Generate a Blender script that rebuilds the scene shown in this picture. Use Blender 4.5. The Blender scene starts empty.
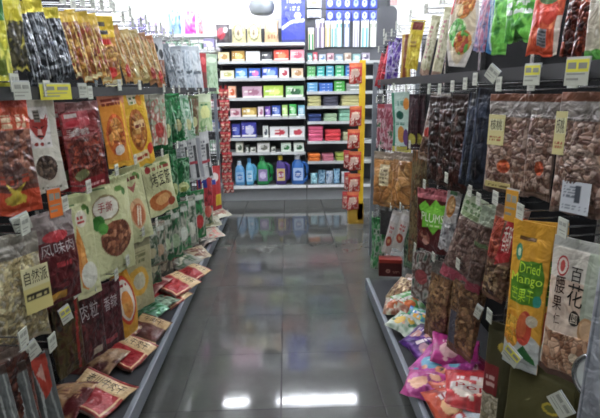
import bpy, math, random
import numpy as np
from mathutils import Vector, Matrix

# ------------------------------------------------------------------ camera
C = bpy.context.scene.collection
SC = bpy.context.scene
F = 480.0
PITCH, YAW, ROLL = math.radians(14.15), math.radians(1.43), math.radians(0.7)
CAM = Vector((0, 0, 1.5))
fwd = Vector((math.sin(YAW) * math.cos(PITCH), math.cos(YAW) * math.cos(PITCH), -math.sin(PITCH)))
rgt = fwd.cross(Vector((0, 0, 1))).normalized()
upv = rgt.cross(fwd)
rgt, upv = rgt * math.cos(ROLL) - upv * math.sin(ROLL), upv * math.cos(ROLL) + rgt * math.sin(ROLL)
cam = bpy.data.cameras.new('camera'); camo = bpy.data.objects.new('camera', cam); C.objects.link(camo)
camo.matrix_world = Matrix(((rgt.x, upv.x, -fwd.x, 0), (rgt.y, upv.y, -fwd.y, 0), (rgt.z, upv.z, -fwd.z, CAM.z), (0, 0, 0, 1)))
cam.sensor_fit = 'HORIZONTAL'; cam.sensor_width = 36; cam.lens = 36 * F / 600
cam.clip_start = 0.02; cam.clip_end = 60
cam.dof.use_dof = False
SC.camera = camo

w = bpy.data.worlds.new('world'); SC.world = w; w.use_nodes = True
w.node_tree.nodes['Background'].inputs[0].default_value = (0.9, 0.95, 1, 1)
w.node_tree.nodes['Background'].inputs[1].default_value = 0.06
SC.view_settings.view_transform = 'Standard'
try: SC.view_settings.look = 'None'
except Exception: pass
SC.view_settings.exposure = 0.82
SC.view_settings.gamma = 1.0
SC.view_settings.use_curve_mapping = False
SC.cycles.filter_width = 1.75
TUBE = 86.0      # emission of the ceiling tube lamps

# ------------------------------------------------------------------ helpers
def ray(px, py): return (fwd * F + rgt * (px - 300) + upv * (209 - py)).normalized()
def onX(px, py, X): d = ray(px, py); return CAM + d * (X / d.x)
def onY(px, py, Y): d = ray(px, py); return CAM + d * (Y / d.y)
def onZ(px, py, Z): d = ray(px, py); return CAM + d * ((Z - CAM.z) / d.z)
def proj(p):
    v = p - CAM; k = F / v.dot(fwd)
    return 300 + v.dot(rgt) * k, 209 - v.dot(upv) * k
def depth(p): return (p - CAM).dot(fwd)
def lin(c):
    if isinstance(c, str):
        c = [int(c[i:i + 2], 16) / 255 for i in (0, 2, 4)]
    return tuple(x / 12.92 if x <= 0.04045 else ((x + 0.055) / 1.055) ** 2.4 for x in c)

def tag(o, label=None, cat=None, group=None, kind=None):
    if label: o['label'] = label
    if cat: o['category'] = cat
    if group: o['group'] = group
    if kind: o['kind'] = kind
    return o
def empty(name, loc=(0, 0, 0), rz=0.0):
    o = bpy.data.objects.new(name, None); C.objects.link(o); o.location = loc; o.rotation_euler.z = rz
    o.empty_display_size = 0.05
    return o
def link(name, me, parent=None, loc=(0, 0, 0)):
    o = bpy.data.objects.new(name, me); C.objects.link(o); o.location = loc
    if parent: o.parent = parent
    return o
def copy_tree(o, parent=None):
    c = o.copy(); C.objects.link(c)
    if parent is not None: c.parent = parent
    for ch in list(o.children): copy_tree(ch, c)
    return c

# ------------------------------------------------------------------ materials
MATS = {}
def mat(name, col, rough=0.5, metal=0.0, coat=0.0, emit=None, es=0.0, spec=0.5, noise=0.0, nscale=20, bump=0.0, bscale=30, trans=0.0):
    if name in MATS: return MATS[name]
    m = bpy.data.materials.new(name); m.use_nodes = True; nt = m.node_tree; b = nt.nodes['Principled BSDF']
    c = lin(col)
    b.inputs['Base Color'].default_value = (*c, 1); b.inputs['Roughness'].default_value = rough
    b.inputs['Metallic'].default_value = metal; b.inputs['Coat Weight'].default_value = coat
    b.inputs['Transmission Weight'].default_value = trans; b.inputs['Specular IOR Level'].default_value = spec
    tc = nt.nodes.new('ShaderNodeTexCoord')
    if noise:
        n = nt.nodes.new('ShaderNodeTexNoise'); n.inputs['Scale'].default_value = nscale; n.inputs['Detail'].default_value = 4
        nt.links.new(tc.outputs['Object'], n.inputs['Vector'])
        r = nt.nodes.new('ShaderNodeMixRGB'); r.blend_type = 'MIX'
        r.inputs[1].default_value = (*[x * (1 - noise) for x in c], 1); r.inputs[2].default_value = (*[min(1, x * (1 + noise)) for x in c], 1)
        nt.links.new(n.outputs['Fac'], r.inputs[0]); nt.links.new(r.outputs[0], b.inputs['Base Color'])
    if bump:
        n = nt.nodes.new('ShaderNodeTexNoise'); n.inputs['Scale'].default_value = bscale; n.inputs['Detail'].default_value = 3
        nt.links.new(tc.outputs['Object'], n.inputs['Vector'])
        bp = nt.nodes.new('ShaderNodeBump'); bp.inputs['Strength'].default_value = bump; bp.inputs['Distance'].default_value = 0.01
        nt.links.new(n.outputs['Fac'], bp.inputs['Height']); nt.links.new(bp.outputs['Normal'], b.inputs['Normal'])
    if emit:
        b.inputs['Emission Color'].default_value = (*lin(emit), 1); b.inputs['Emission Strength'].default_value = es
    MATS[name] = m
    return m

def printed(name, rough, metal=0.0, coat=0.0, bump=0.0, bscale=25, spec=0.38):
    m = bpy.data.materials.new(name); m.use_nodes = True; nt = m.node_tree; b = nt.nodes['Principled BSDF']
    a = nt.nodes.new('ShaderNodeAttribute'); a.attribute_name = 'Col'
    nt.links.new(a.outputs['Color'], b.inputs['Base Color'])
    b.inputs['Roughness'].default_value = rough; b.inputs['Metallic'].default_value = metal
    b.inputs['Coat Weight'].default_value = coat; b.inputs['Coat Roughness'].default_value = 0.08
    b.inputs['Specular IOR Level'].default_value = spec
    tc = nt.nodes.new('ShaderNodeTexCoord'); n = nt.nodes.new('ShaderNodeTexNoise')
    n.inputs['Scale'].default_value = bscale; n.inputs['Detail'].default_value = 2.5; n.inputs['Distortion'].default_value = 0.8
    nt.links.new(tc.outputs['Object'], n.inputs['Vector'])
    if bump:
        bp = nt.nodes.new('ShaderNodeBump'); bp.inputs['Strength'].default_value = bump; bp.inputs['Distance'].default_value = 0.02
        nt.links.new(n.outputs['Fac'], bp.inputs['Height']); nt.links.new(bp.outputs['Normal'], b.inputs['Normal'])
        nt.links.new(bp.outputs['Normal'], b.inputs['Coat Normal'])
    return m
PM = {'film': printed('printed_film', 0.3, 0, 0.25, 0.5, 24), 'matte': printed('printed_matte', 0.55, 0, 0, 0.15, 18),
      'clear': printed('clear_film_over_food', 0.4, 0, 0.6, 1.0, 22), 'card': printed('printed_card', 0.45, 0, 0.1, 0.0),
      'foil': printed('printed_foil', 0.3, 0.45, 0.3, 0.8, 26)}
M_DARK = mat('dark_metal', '171718', 0.8, 0.0, spec=.08, noise=0.15)
M_BLACK = mat('black_rail', '1d1d1e', .5, spec=.2, noise=.1)
M_CHROME = mat('chrome_wire', 'a8a8a8', 0.25, 0.9, noise=0.05)
M_GREY = mat('grey_rail_paint', '757b82', 0.4, 0.15, noise=0.08)
M_DECK = mat('shelf_deck_paint', '2e2f31', 0.6, 0.0, spec=.25, noise=0.1)
M_KICK = mat('kick_paint', '3a3b3c', 0.6, noise=0.1)
M_WHITE = mat('white_shelf_paint', 'e4e6e8', 0.4, noise=0.03)
M_SHGREY = mat('grey_shelf_back', '4a4c50', 0.6, noise=0.1)
M_BASE = mat('shelf_base_grey', '777a7c', 0.45, noise=0.05)
M_TAG = mat('tag_paper', 'babcae', 0.5, noise=0.05)
M_TAGY = mat('tag_yellow', 'd8d24a', 0.5, noise=0.05)
M_HOLD = mat('tag_holder_plastic', 'b9bcbc', 0.2, coat=0.5, noise=0.03)
M_WALL = mat('wall_paint', 'f2f2f0', 0.7, noise=0.02, nscale=3)
M_CEIL = mat('ceiling_paint', 'e8e8e6', 0.8, noise=0.03, nscale=4)

# ------------------------------------------------------------------ mesh helpers
class MB:
    def __init__(s): s.v = []; s.f = []
    def add(s, v, f):
        n = len(s.v); s.v += [tuple(p) for p in v]; s.f += [tuple(n + i for i in q) for q in f]
    def box(s, x0, x1, y0, y1, z0, z1):
        s.add([(x, y, z) for x in (x0, x1) for y in (y0, y1) for z in (z0, z1)],
              [(0, 1, 3, 2), (4, 6, 7, 5), (0, 4, 5, 1), (2, 3, 7, 6), (0, 2, 6, 4), (1, 5, 7, 3)])
    def tube(s, pts, r, n=8):
        pts = [Vector(p) for p in pts]; rings = []
        for i, p in enumerate(pts):
            d = (pts[min(i + 1, len(pts) - 1)] - pts[max(i - 1, 0)]).normalized()
            a = d.cross(Vector((0, 0, 1)) if abs(d.z) < 0.9 else Vector((1, 0, 0))).normalized(); b = d.cross(a)
            rr = r[i] if isinstance(r, (list, tuple)) else r
            rings.append([p + a * rr * math.cos(t * 2 * math.pi / n) + b * rr * math.sin(t * 2 * math.pi / n) for t in range(n)])
        vs = [q for g in rings for q in g]; fs = []
        for i in range(len(pts) - 1):
            for k in range(n): fs.append((i * n + k, i * n + (k + 1) % n, (i + 1) * n + (k + 1) % n, (i + 1) * n + k))
        fs.append(tuple(range(n))[::-1]); fs.append(tuple((len(pts) - 1) * n + k for k in range(n)))
        s.add(vs, fs)
    def loft(s, secs, n=20):           # secs: (z, cx, rx, ry, power)
        vs = []; fs = []
        for (z, cx, rx, ry, pw) in secs:
            for k in range(n):
                t = 2 * math.pi * k / n; c, q = math.cos(t), math.sin(t)
                vs.append((cx + rx * math.copysign(abs(c) ** (2 / pw), c), ry * math.copysign(abs(q) ** (2 / pw), q), z))
        for i in range(len(secs) - 1):
            for k in range(n): fs.append((i * n + k, i * n + (k + 1) % n, (i + 1) * n + (k + 1) % n, (i + 1) * n + k))
        fs.append(tuple(range(n))[::-1]); fs.append(tuple((len(secs) - 1) * n + k for k in range(n)))
        s.add(vs, fs)
    def mesh(s, name, m, smooth=False, bevel=0.0):
        me = bpy.data.meshes.new(name); me.from_pydata(s.v, [], s.f); me.materials.append(m); me.update()
        if bevel:
            import bmesh
            bm = bmesh.new(); bm.from_mesh(me)
            bmesh.ops.bevel(bm, geom=bm.edges[:], offset=bevel, segments=2, affect='EDGES', profile=0.6)
            bmesh.ops.recalc_face_normals(bm, faces=bm.faces[:])
            bm.to_mesh(me); bm.free()
        if smooth:
            me.polygons.foreach_set('use_smooth', [True] * len(me.polygons))
        return me
    def build(s, name, m, parent=None, smooth=False, bevel=0.0, loc=(0, 0, 0)):
        return link(name, s.mesh(name, m, smooth, bevel), parent, loc)

def vnoise(rng, U, V, su, sv):
    gu, gv = max(2, int(math.ceil(su)) + 2), max(2, int(math.ceil(sv)) + 2)
    g = rng.random((gv, gu)); x = U * su; y = V * sv
    xi = np.clip(np.floor(x).astype(int), 0, gu - 2); yi = np.clip(np.floor(y).astype(int), 0, gv - 2)
    fx = x - xi; fy = y - yi; fx = fx * fx * (3 - 2 * fx); fy = fy * fy * (3 - 2 * fy)
    return (g[yi, xi] * (1 - fx) + g[yi, xi + 1] * fx) * (1 - fy) + (g[yi + 1, xi] * (1 - fx) + g[yi + 1, xi + 1] * fx) * fy

# text outlines, cached
TXT = {}
def text_mesh(s):
    if s in TXT: return TXT[s]
    cu = bpy.data.curves.new('txt', 'FONT'); cu.body = s; cu.size = 1; cu.resolution_u = 2
    o = bpy.data.objects.new('txt', cu); C.objects.link(o)
    me = bpy.data.meshes.new_from_object(o.evaluated_get(bpy.context.evaluated_depsgraph_get()))
    v = np.array([p.co[:2] for p in me.vertices]) if len(me.vertices) else np.zeros((0, 2))
    f = [tuple(p.vertices) for p in me.polygons]
    bpy.data.objects.remove(o); bpy.data.curves.remove(cu); bpy.data.meshes.remove(me)
    if len(v):
        v -= v.min(0); v /= np.maximum(v.max(0), 1e-6)
    TXT[s] = (v, f)
    return TXT[s]

def lin_p(c):
    r = lin(c); g = 0.3 * r[0] + 0.55 * r[1] + 0.15 * r[2]
    return tuple(0.95 * x + 0.05 * g + 0.004 for x in r)

def paint(U, V, bg, items, rng):
    lin = lin_p
    col = np.zeros(U.shape + (3,)); col[:] = lin(bg)
    H = np.zeros(U.shape)
    for it in items:
        k = it[0]
        if k == 'r': m = (U >= it[1]) & (U <= it[3]) & (V >= it[2]) & (V <= it[4]); col[m] = lin(it[5])
        elif k == 'e': m = ((U - it[1]) / it[3]) ** 2 + ((V - it[2]) / it[4]) ** 2 <= 1; col[m] = lin(it[5])
        elif k == 'p':
            pts = it[1]; m = np.zeros(U.shape, bool)
            for i in range(len(pts)):
                (x1, y1), (x2, y2) = pts[i - 1], pts[i]
                if y1 != y2:
                    m ^= ((y1 > V) != (y2 > V)) & (U < (x2 - x1) * (V - y1) / (y2 - y1) + x1)
            col[m] = lin(it[2])
        elif k == 'l':
            pts = it[1]; m = np.zeros(U.shape, bool)
            for (x1, y1), (x2, y2) in zip(pts[:-1], pts[1:]):
                L = (x2 - x1) ** 2 + (y2 - y1) ** 2 + 1e-9
                t = np.clip(((U - x1) * (x2 - x1) + (V - y1) * (y2 - y1)) / L, 0, 1)
                m |= (U - x1 - t * (x2 - x1)) ** 2 + (V - y1 - t * (y2 - y1)) ** 2 <= it[2] ** 2
            col[m] = lin(it[3])
        elif k in 'nN':     # food pieces: n over a rectangle, N over an ellipse
            u0, v0, u1, v1, cols, num, hh = it[1:8]
            if k == 'n': m = (U >= u0) & (U <= u1) & (V >= v0) & (V <= v1)
            else: m = ((U - (u0 + u1) / 2) / ((u1 - u0) / 2)) ** 2 + ((V - (v0 + v1) / 2) / ((v1 - v0) / 2)) ** 2 <= 1
            num = int(num * 2.0)
            P = np.column_stack([rng.uniform(u0, u1, num), rng.uniform(v0, v1, num)])
            cs = np.array([lin(cols[i]) for i in rng.integers(0, len(cols), num)]) * rng.uniform(0.8, 1.25, (num, 1))
            uu, vv = U[m], V[m]
            if len(uu):
                st = rng.uniform(0.6, 1.6, num)
                d = np.hypot((uu[:, None] - P[:, 0]) * st, (vv[:, None] - P[:, 1]) * (AS[0]) / st)
                o = np.sort(d, 1)[:, :2]; j = d.argmin(1)
                edge = np.clip((o[:, 1] - o[:, 0]) / (o.mean() * 0.35 + 1e-6), 0, 1)
                col[m] = cs[j] * (0.5 + 0.5 * edge[:, None]); H[m] = edge * hh
        elif k == 'x':     # blotchy print; on black and silver bags painted crinkle light and dark
            m = (U >= it[1]) & (U <= it[3]) & (V >= it[2]) & (V <= it[4])
            wob = vnoise(rng, U, V, 3, 4) * 0.25
            n = 0.65 * vnoise(rng, U + wob, V, it[6] * 1.3, it[6] * AS[0] * 0.55) + 0.35 * vnoise(rng, U, V + wob, it[6] * 2.6, it[6] * AS[0] * 1.6); cols = it[5]
            t = np.clip((n * 1.7 - 0.35) * (len(cols) - 1), 0, len(cols) - 1.001); j = t.astype(int); f = (t - j)[..., None]; f = f * f * (3 - 2 * f)
            cc = np.array([lin(c) for c in cols]); cm = cc[j] * (1 - f) + cc[np.minimum(j + 1, len(cols) - 1)] * f; col[m] = cm[m]
        elif k == 's':     # rows of small print marks
            u0, v0, u1, v1, c, rows = it[1:7]
            m = (U >= u0) & (U <= u1) & (V >= v0) & (V <= v1)
            r = (V - v0) / (v1 - v0) * rows
            g = vnoise(rng, U, V, 26, rows * 3)
            m &= ((r % 1) < 0.62) & (g > 0.36)
            col[m] = lin(c)
    return col, H
AS = [1.3]

DM = {}
def sheet(key, w, h, th, bg, items, kind='pillow', material='film', res=36, head=0.08, seed=0, lump=0.0):
    """A closed packet: X width, Z from 0 (top) down to -h, print on the -Y side."""
    if key in DM: return DM[key]
    rng = np.random.default_rng(seed + abs(hash(key)) % 0 if False else seed + sum(map(ord, key)))
    nu = res + 1; nv = max(8, int(res * min(2.2, h / w))) + 1
    AS[0] = h / w
    u = np.linspace(0, 1, nu); v = np.linspace(0, 1, nv); U, V = np.meshgrid(u, v)
    col, H = paint(U, V, bg, items, rng)
    e = 1 - np.abs(2 * U - 1)
    if kind == 'box':
        T = np.full(U.shape, th / 2); cy = np.zeros(U.shape); X = (U - 0.5) * w
    else:
        if kind == 'pouch': sv = np.clip((1 - V - head) / (1 - head), 0, 1) ** 0.55 * np.clip(V / 0.05, 0, 1) ** 0.5
        elif kind == 'flat': sv = np.clip((1 - head - V) / 0.08, 0, 1) * np.clip(V / 0.05, 0, 1)
        else: sv = np.sin(np.pi * np.clip((V - 0.05) / (0.95 - head), 0, 1)) ** 0.45
        T = th / 2 * np.clip(e * 1.02, 0, 1) ** 0.45 * sv
        crum = vnoise(rng, U, V, 4, 5) - 0.5 + 0.5 * (vnoise(rng, U, V, 9, 12) - 0.5)
        T = T * (1 + 0.55 * crum) + 0.0009 + H * np.clip(T / (th / 2), 0, 1)
        cy = (vnoise(rng, U, V, 1.5, 2.2) - 0.5) * w * 0.10 + (vnoise(rng, U, V, 5, 1.5) - 0.5) * w * 0.04
        if kind == 'oval': X = (U - 0.5) * w * np.clip(np.sin(np.pi * np.clip(0.1 + V * 0.82, 0, 1)) ** 0.45, 0.2, 1)
        else: X = (U - 0.5) * w * (1 - 0.05 * np.sin(np.pi * V)) * (1 - 0.03 * vnoise(rng, U * 0, V, 1, 9))
    Z = (V - 1) * h
    if kind in ('pillow', 'flat'):
        Z = Z + (vnoise(rng, U, V * 0, 5, 1) - 0.5) * 0.012 * (1 - V)
    nf = nu * nv
    vf = np.stack([X, cy - T, Z], -1).reshape(-1, 3); vb = np.stack([X, cy + T, Z], -1).reshape(-1, 3)
    idx = np.arange(nf).reshape(nv, nu)
    a, b, c, d = idx[:-1, :-1].ravel(), idx[:-1, 1:].ravel(), idx[1:, 1:].ravel(), idx[1:, :-1].ravel()
    ff = np.column_stack([a, b, c, d]); fb = np.column_stack([a, d, c, b]) + nf
    rim = list(idx[0, :]) + list(idx[1:, -1]) + list(idx[-1, :-1][::-1]) + list(idx[1:-1, 0][::-1])
    rim = np.array(rim); r2 = np.roll(rim, -1)
    fr = np.column_stack([r2, rim, rim + nf, r2 + nf])
    verts = np.vstack([vf, vb]); faces = np.vstack([ff, fb, fr]).tolist()
    cb = col.copy()
    if kind != 'box': cb[:] = col.mean((0, 1)) * 0.9
    else: cb[:] = lin(bg)
    cols = np.vstack([col.reshape(-1, 3), cb.reshape(-1, 3)])
    nsm = len(faces); toff = 0.0012
    for it in items:
        if it[0] == 't':
            s, u0, v0, u1, v1, c = it[1:7]; tv, tf = text_mesh(s)
            if not len(tv): continue
            uu = u0 + tv[:, 0] * (u1 - u0); vv = v0 + tv[:, 1] * (v1 - v0)
            iu = np.clip(uu * (nu - 1), 0, nu - 1.001); iv = np.clip(vv * (nv - 1), 0, nv - 1.001)
            i0 = iu.astype(int); j0 = iv.astype(int); fu = iu - i0; fv = iv - j0
            def bl(A): return (A[j0, i0] * (1 - fu) + A[j0, i0 + 1] * fu) * (1 - fv) + (A[j0 + 1, i0] * (1 - fu) + A[j0 + 1, i0 + 1] * fu) * fv
            p = np.stack([bl(X), bl(cy - T) - toff, bl(Z)], -1)
            toff += 0.0004
            n = len(verts); verts = np.vstack([verts, p]); cols = np.vstack([cols, np.tile(lin(c), (len(p), 1))])
            faces += [tuple(n + i for i in q) for q in tf]
    me = bpy.data.meshes.new(key); me.from_pydata(verts.tolist(), [], faces)
    at = me.color_attributes.new('Col', 'FLOAT_COLOR', 'POINT')
    at.data.foreach_set('color', np.column_stack([np.clip(cols, 0, 1), np.ones(len(cols))]).ravel())
    me.color_attributes.active_color = at
    me.materials.append(PM[material])
    if kind != 'box':
        me.polygons.foreach_set('use_smooth', [True] * nsm + [False] * (len(faces) - nsm))
    me.update()
    DM[key] = me
    return me

# ------------------------------------------------------------------ the room
def slab(name, b, m):
    mb = MB(); mb.box(*b); return tag(mb.build(name, m), kind='structure')
YB = 7.05
RX = 4.2
slab('wall_back', (-RX, RX, YB, YB + .1, 0, 3), M_WALL)
slab('wall_left', (-RX - .1, -RX, -3, YB, 0, 3), M_WALL)
slab('wall_right', (RX, RX + .1, -3, YB, 0, 3), M_WALL)
slab('wall_rear', (-RX, RX, -3.1, -3, 0, 3), M_WALL)
slab('ceiling', (-RX, RX, -3, YB, 3, 3.1), M_CEIL)

def floor_material():
    m = bpy.data.materials.new('polished_grey_tile'); m.use_nodes = True; nt = m.node_tree; b = nt.nodes['Principled BSDF']
    L = nt.links.new; N = nt.nodes.new
    tc = N('ShaderNodeTexCoord'); mp = N('ShaderNodeMapping'); L(tc.outputs['Object'], mp.inputs[0])
    p = onZ(281, 409, 0)
    TS = 0.5
    mp.inputs['Location'].default_value = (-(p.x) + 10 * TS, -(p.y) + 10 * TS, 0)
    br = N('ShaderNodeTexBrick'); br.offset = 0; br.inputs['Scale'].default_value = 1
    br.inputs['Brick Width'].default_value = TS; br.inputs['Row Height'].default_value = TS
    br.inputs['Mortar Size'].default_value = 0.0045; br.inputs['Mortar Smooth'].default_value = 0.3
    br.inputs['Color1'].default_value = (*lin('4d4e4b'), 1); br.inputs['Color2'].default_value = (*lin('464744'), 1)
    br.inputs['Mortar'].default_value = (*lin('0f0f0f'), 1)
    L(mp.outputs[0], br.inputs['Vector'])
    n = N('ShaderNodeTexNoise'); n.inputs['Scale'].default_value = 5; n.inputs['Detail'].default_value = 8; n.inputs['Roughness'].default_value = .65
    L(tc.outputs['Object'], n.inputs['Vector'])
    mx = N('ShaderNodeMixRGB'); mx.blend_type = 'OVERLAY'; mx.inputs[0].default_value = 0.35
    L(br.outputs['Color'], mx.inputs[1]); L(n.outputs['Fac'], mx.inputs[2]); L(mx.outputs[0], b.inputs['Base Color'])
    rr = N('ShaderNodeMapRange'); rr.inputs[1].default_value = .3; rr.inputs[2].default_value = .75; rr.inputs[3].default_value = .055; rr.inputs[4].default_value = .11
    n2 = N('ShaderNodeTexNoise'); n2.inputs['Scale'].default_value = 2.2; n2.inputs['Detail'].default_value = 5
    L(tc.outputs['Object'], n2.inputs['Vector']); L(n2.outputs['Fac'], rr.inputs[0])
    ad = N('ShaderNodeMath'); ad.operation = 'MULTIPLY_ADD'; ad.inputs[1].default_value = 0.5
    L(br.outputs['Fac'], ad.inputs[0]); L(rr.outputs[0], ad.inputs[2]); L(ad.outputs[0], b.inputs['Roughness'])
    b.inputs['Specular IOR Level'].default_value = 0.36
    bp = N('ShaderNodeBump'); bp.inputs['Strength'].default_value = .25; bp.inputs['Distance'].default_value = .002; bp.invert = True
    L(br.outputs['Fac'], bp.inputs['Height'])
    # slight waviness that stretches reflections
    n3 = N('ShaderNodeTexNoise'); n3.inputs['Scale'].default_value = 9; L(tc.outputs['Object'], n3.inputs['Vector'])
    b2 = N('ShaderNodeBump'); b2.inputs['Strength'].default_value = .05; b2.inputs['Distance'].default_value = .004
    L(n3.outputs['Fac'], b2.inputs['Height']); L(bp.outputs['Normal'], b2.inputs['Normal']); L(b2.outputs['Normal'], b.inputs['Normal'])
    return m
slab('floor', (-RX, RX, -3, YB, -.1, 0), floor_material())

# ceiling tube lamps: housing + glowing tube
def lamp(x, y, L=1.2):
    t = empty('ceiling_tube_lamp', (x, y, 3.0))
    h = MB(); h.box(-L / 2, L / 2, -.05, .05, -.045, 0); h.build('housing', M_WHITE, t, bevel=.004)
    for k in (-1, 1):
        c = MB(); c.box(k * L / 2 - .02, k * L / 2 + .02, -.03, .03, -.085, -.03); c.build('end_cap', M_WHITE, t)
    tb = MB(); tb.tube([(-L / 2 + .02, 0, -.065), (L / 2 - .02, 0, -.065)], .013, 12)
    tb.build('tube', mat('glowing_tube', 'ffffff', .4, emit='f4f8ff', es=TUBE), t, smooth=True)
    return t
ZT = 3 - .065
g0, g1 = onZ(279, 401, -ZT), onZ(354, 398, -ZT); l0, l1 = onZ(226, 402, -ZT), onZ(250, 401, -ZT)
YL = (g0.y + g1.y) / 2
LAMPS = [(YL, 'nearest the back shelves', [-2.6, (l1.x - .6), (g0.x + g1.x) / 2, 2.6]),
         (5.0, 'added to brighten the back shelves', [-2.4, -.85, .5, 2.3]),  # unseen row, added so the back shelves come out brighter
         (3.4, 'over the middle of the aisle', [-1.6, 0, 1.7]),
         (.9, 'over the near end of the aisle', [-1.5, 0, 1.5])]
for yy, nm, xs in LAMPS:
    for xx, sd in zip(xs, ('far left', 'left', 'centre right', 'far right') if len(xs) == 4 else ('left', 'middle', 'right')):
        t = lamp(xx, yy, 1.2)
        tag(t, f'white ceiling tube lamp, {sd} one {nm}', 'ceiling lamp', 'ceiling tube lamps')

# ------------------------------------------------------------------ gondolas
XFS = {-1: .70, 1: .56}      # outer face of the bottom rail
XB = 1.14      # back panel
DZ = 0.12      # deck height
def gondola(s, y0, y1, ylip, rows, label):
    XF = XFS[s]
    t = empty('display_gondola', (s * XB, (y0 + y1) / 2, 0))
    cx, cy = s * XB, (y0 + y1) / 2
    def bx(name, m, x0, x1, ya, yb, z0, z1, bevel=0.0, parent=t):
        mb = MB(); a, b = sorted((s * x0, s * x1)); mb.box(a - cx, b - cx, ya - cy, yb - cy, z0, z1); return mb.build(name, m, parent, bevel=bevel)
    bx('back_panel', M_DARK, XB, XB + .03, y0, y1, .1, 1.84)
    bx('base_deck', M_DECK, XF + .025, XB, y0, ylip, .1, DZ)
    bx('front_rail', M_GREY, XF, XF + .028, y0, ylip, .05, .135, .006)
    bx('kick_plate', M_KICK, XF + .05, XF + .07, y0, ylip, .0, .1)
    for yy in np.arange(y0 + .02, y1 + .05, (y1 - y0 - .06) / 6):
        u = MB()
        a, b = sorted((s * (XB - .03), s * XB)); u.box(a - cx, b - cx, yy - cy, yy + .035 - cy, 0, 1.9)
        for z in np.arange(.15, 1.88, .05):
            u.box(min(s * (XB - .032), s * (XB - .03)) - cx, max(s * (XB - .032), s * (XB - .03)) - cx, yy + .012 - cy, yy + .023 - cy, z, z + .025)
        u.build('upright', M_CHROME, t)
    for (z, hgt) in rows:
        bx('tag_rail', M_BLACK, .715, .725, y0, y1 - .25, z - hgt / 2, z + hgt / 2)
    return tag(t, label, 'shelving')
gondola(-1, .35, 5.5, 5.45, ((1.495, .035),), 'long left gondola of wire pegs with a low grey front rail')
gondola(1, .35, 4.1, 3.3, ((1.535, .04),), 'right gondola of dark panels and pegs with a grey front rail')
# perforated end frames
def end_frame(s, X, y, z1, label):
    t = empty('mesh_rack', (s * X, y, 0))
    for k, dx in enumerate((0, .36)):
        p = MB(); p.box(-.018, .018, -.012, .012, 0, z1); p.build('post', M_GREY, t, loc=(s * dx, 0, 0), bevel=.003)
    g = MB()
    for z in np.arange(.08, z1, .045): g.tube([(0, 0, z), (s * .36, 0, z)], .004, 6)
    for x in np.arange(.03, .36, .03): g.tube([(s * x, 0, .08), (s * x, 0, z1 - .02)], .0035, 6)
    g.build('wire_mesh', M_CHROME, t)
    return tag(t, label, 'rack frame')
end_frame(1, .75, 4.16, 1.70, 'perforated grey end frame closing the far end of right gondola')
end_frame(-1, .80, 5.56, 1.60, 'perforated grey end frame closing the far end of left gondola')

# ------------------------------------------------------------------ packets on pegs
USED = set()
def uniq(l, extra):
    return l if l not in USED else l + extra
HOOKC = {}
def hook(s, p, X, desc, tagc=M_TAG, tw=.036, thh=.042):
    """wire peg from the back panel to the tag at its tip"""
    t = empty('peg_hook', (p.x, p.y, p.z))
    tip = -s * .045; back = s * (XB - X) if (XB - X) > .05 else s * .1
    mb = MB()
    for dz in (.012, .035):
        mb.tube([(tip, 0, dz + .006), (tip + s * .012, 0, dz), (back, 0, dz + .008)], .0022, 6)
    mb.build('wire_prong', M_CHROME, t, smooth=True)
    ho = MB(); x = tip - s * .002; ho.box(min(x, x - s * .003), max(x, x - s * .003), -tw / 2 - .002, tw / 2 + .002, .012 - .002, .012 + thh + .002)
    h = ho.build('price_tag', tagc, t)
    pr = MB(); x2 = x - s * .0038
    for (a, b, z0, z1) in ((-.4, -.05, .62, .85), (.05, .4, .6, .85), (-.4, .3, .3, .38), (-.4, .1, .14, .2)):
        pr.box(min(x2, x2 + s * .0006), max(x2, x2 + s * .0006), a * tw, b * tw, .012 + z0 * thh, .012 + z1 * thh)
    pr.build('tag_print', mat('tag_ink', '8f9086', .5, noise=.1), h)
    tag(t, ' '.join(('tagged wire peg of the ' + desc).split()[:16]), 'peg hook', 'wire peg hooks with price tags')
    return t

def place_on(o, s, p, phi, lean=0, tiltx=0):
    a = (math.pi / 2 - phi) * (1 if s < 0 else -1)
    o.matrix_world = Matrix.Translation(p) @ Matrix.Rotation(a, 4, 'Z') @ Matrix.Rotation(math.radians(lean), 4, 'Y') @ Matrix.Rotation(math.radians(tiltx), 4, 'X')

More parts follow.
